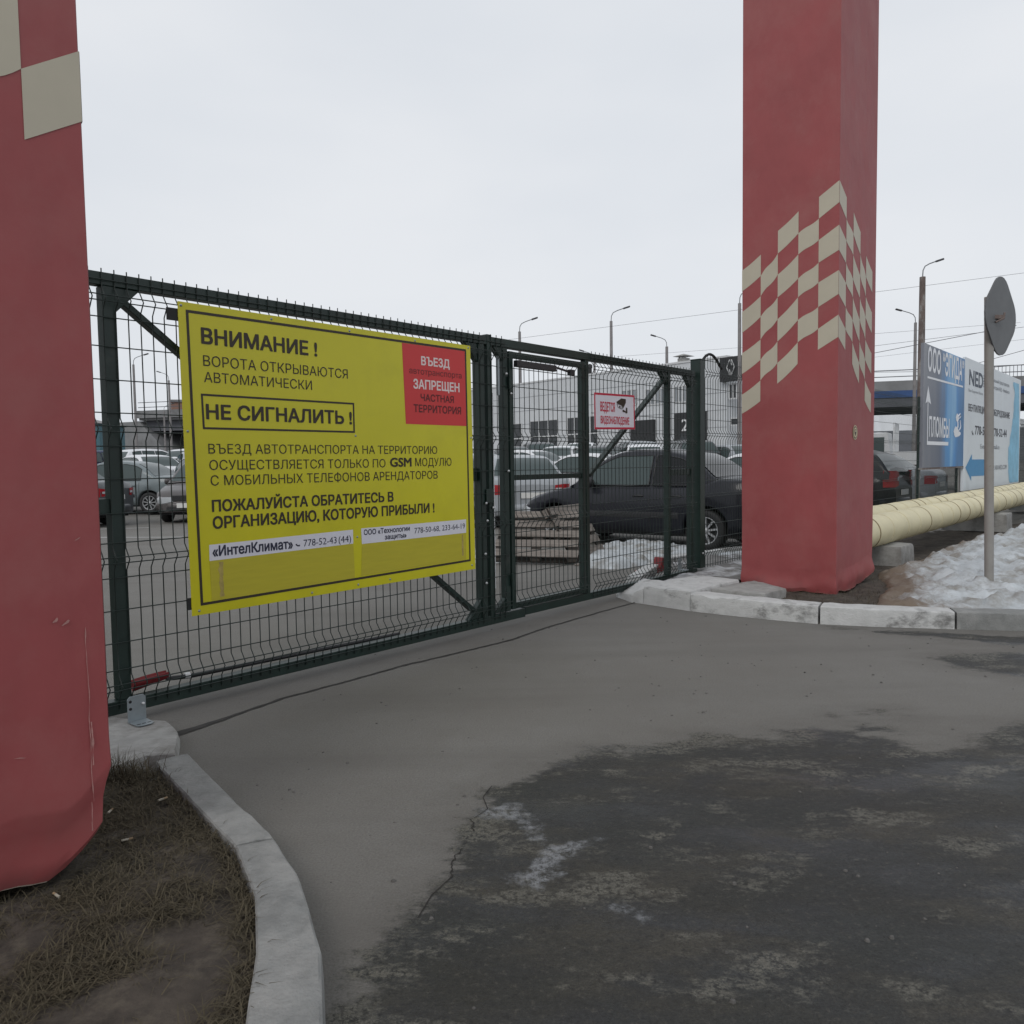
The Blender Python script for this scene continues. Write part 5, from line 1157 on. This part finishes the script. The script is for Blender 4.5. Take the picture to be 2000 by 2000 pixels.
# road bank under the bridge
b = MB(); b.prism([(-70, 125, 0), (80, 90, 0), (80, 100, 5.2), (-70, 135, 4.2)], (0, 40, 0)); structure(b.build("far_bank", M['bridge_dark']))
fb_ = thing("apartment_building", "brown brick block with roof aerials, far beyond the overpass at left", "building", (-57.5, 165, 0), R(10))
b = MB(); b.box((-12, 0, 0), (14, 12, 15.0)); b.build("wall", M['brick'], fb_); b = MB(); b.box((-12.3, -.3, 15.001), (14.3, 12.3, 15.5)); b.build("roof", M['bridge'], fb_)
for i in range(6): b = MB(); x = -8+i*3.5; b.tube([(x, 2, 15.5), (x, 2, 17.2+.4*(i % 3))], .08, 5); b.tube([(x-.7, 2, 16.8), (x+.7, 2, 16.8)], .05, 5); b.build("aerial", M['lamp_head'], fb_)
td = thing("shed", "teal sheet metal shed far behind the left post", "shed", (-24.3, 42.5, zg(0, 42)), R(8))
b = MB(); b.box((-2.2, 0, 0), (2.2, 4, 2.9)); b.build("wall", M['teal'], td); b = MB(); b.prism([(-2.4, -.2, 2.901), (2.4, -.2, 2.901), (0, -.2, 3.5)], (0, 4.4, 0)); b.build("roof", M['lamp_pole'], td); b = MB(); b.box((-.8, -.05, 0), (.8, -.001, 2.2)); b.build("door", M['winframe'], td)

# ------------------------------------------------------------------ street lamps and wires
def lamp(label, x, y, ax, ay, m='lamp_pole', h=9.0, r=.095, k=1):
    x *= k; y *= k; h = (h-1.2)*k+1.2; r *= k
    o = thing("street_lamp", label, "street lamp", (x, y, 0), math.atan2(ay, ax), "street lamps beyond the lot")
    b = MB(); b.tube([(0, 0, -.2), (0, 0, h)], [r*1.25, r*.85], 10); b.build("pole", M[m], o)
    b = MB(); b.tube([(0, 0, h), (.02*k, 0, h+.28*k), (.12*k, 0, h+.46*k), (.35*k, 0, h+.58*k), (.75*k, 0, h+.72*k)], .024*k, 8); b.build("arm", M['lamp_arm'], o)
    b = MB(); T_ = Matrix.Translation((.74*k, 0, h+.71*k)) @ Matrix.Rotation(R(-18), 4, 'Y') @ Matrix.Scale(k*.85, 4); b.box((-.02, -.10, -.05), (.42, .10, .05), 0, T_); b.build("lamp_head", M['lamp_head'], o, bevel=.03)
lamp("street lamp left of the yellow notice, its arm to the right", -27.8, 59.1, 1, .2); lamp("street lamp at the yellow notice's left edge with its arm to the left", -29.8, 69.8, -1, .1)
lamp("pale concrete street lamp in front of the overpass at the left", -36.5, 84, 1, .1, h=7.4)
lamp("street lamp above the wicket door, arm to the right", .6, 47.1, 1, .1, k=1.9); lamp("tallest street lamp above the white notice, arm to the right", 5.6, 44.1, 1, .2, k=1.9)
lamp("street lamp peeping over the gate's top rail, arm to the left", 6.0, 56.7, -1, .1, h=8.45, k=1.5); lamp("street lamp above the showroom's roof vent, arm to the left", 10.6, 54, -1, .1, r=.11, k=1.65)
lamp("rusty street lamp rising behind the blue billboard's left edge", 17.8, 34.6, 1, .3, 'rust_pole', r=.14); lamp("smaller street lamp left of the rusty one, arm to the left", 23.3, 46, -1, .2)
lamp("street lamp almost hidden behind the checkered pillar's left edge", 11.4, 39.7, 1, .6)
def wire_(px, Y, label, r=.010):
    pts = []
    for (x, y), yy in zip(px, Y):
        d = F+RX*((x-1000)/1548)-UX*((y-1000)/1548); t = yy/d.y; pts.append(Vector((0, 0, 1.2))+d*t)
    a, c_ = pts[0], pts[-1]; mid = pts[1] if len(pts) > 2 else None; b = MB(); L_ = []
    for i in range(25):
        t = -.25+1.5*i/24; q = a.lerp(c_, t)
        if mid: L0 = a.lerp(c_, .5); q += (mid-L0)*(1-(2*t-1)**2)
        L_.append(q)
    c0 = L_[12].copy(); b.tube([q-c0 for q in L_], r, 5); tag(b.build("overhead_wire", M['wirecable'], loc=c0), label, "wire", "overhead wires against the sky")
wire_([(1012, 661), (1445, 605)], (47, 40), "thin wire slanting from the wicket's lamp up to the checkered pillar", .008)
wire_([(1253, 693), (1445, 679)], (54, 54), "thin wire level with the showroom roof, left of the checkered pillar", .008)
wire_([(1705, 571), (2000, 533)], (40, 38), "topmost thin wire right of the checkered pillar", .008)
wire_([(1705, 652), (1940, 634)], (46, 50), "thin wire at the height of the smaller lamp's head, right of the pillar", .008)
wire_([(1705, 690), (1922, 648)], (45, 40), "thick wire rising from the pillar to the back of the road sign", .016)
wire_([(1705, 676), (1990, 640)], (45, 40), "thin wire just above the thick one, right of the pillar", .010)
wire_([(1705, 698), (1990, 664)], (55, 52), "thin wire just under the thick one, above the blue billboard", .008)
wire_([(1900, 712), (2000, 684)], (45, 40), "wire rising to the right above the white billboard", .014)
wire_([(1930, 718), (2000, 712)], (50, 48), "nearly level thick wire over the white billboard's end", .020)
wire_([(1705, 727), (1795, 726)], (60, 58), "level wire just above the overpass railing right of the pillar", .018)

# ------------------------------------------------------------------ small things
for i, (x, y, a) in enumerate([(-1.20, 2.62, .9), (-1.33, 2.53, 1.6), (-1.18, 2.33, .5), (-1.21, 2.02, 2.5)]):
    b = MB(); d = Vector((math.cos(a), math.sin(a), 0)); b.tube([-d*.012, d*.008], .0036, 8, 0); b.tube([d*.0082, d*.02], .0037, 8, 1)
    tag(b.build("cigarette_butt", [M['butt'], mat("cork_tip", (.28, .20, .12), .8, .2)], loc=(x, y, .088)), "crushed cigarette butt lying in the dry grass by the left pillar", "litter", "cigarette butts in the dry grass")
pb = MB(); rnd = random.Random(4)
for i in range(300):
    x = rnd.uniform(-1.0, 4.0); y = rnd.uniform(1.6, 6.2)
    if not (pip(x, y, left_island) or pip(x, y, right_island)) and sdist(x, y, left_island) < -.2 and sdist(x, y, right_island) < -.25:
        r = rnd.uniform(.0025, .008)*(1.5 if rnd.random() < .06 else 1); q = rnd.uniform(.4, .8); k = 6; a0 = rnd.uniform(0, 6)
        ringp = [(x+r*math.cos(a0+j*6.283/k)*rnd.uniform(.7, 1.2), y+r*math.sin(a0+j*6.283/k)*rnd.uniform(.7, 1.2)) for j in range(k)]
        pb.add([(u, v, 0) for u, v in ringp]+[(x+(u-x)*.7, y+(v-y)*.7, r*q) for u, v in ringp]+[(x, y, r*q*1.2)], [(j, (j+1) % k, k+(j+1) % k, k+j) for j in range(k)]+[(k+j, k+(j+1) % k, 2*k) for j in range(k)])
tag(pb.build("gravel", M['pebble']), "loose grit scattered over the drive", None, kind="stuff")
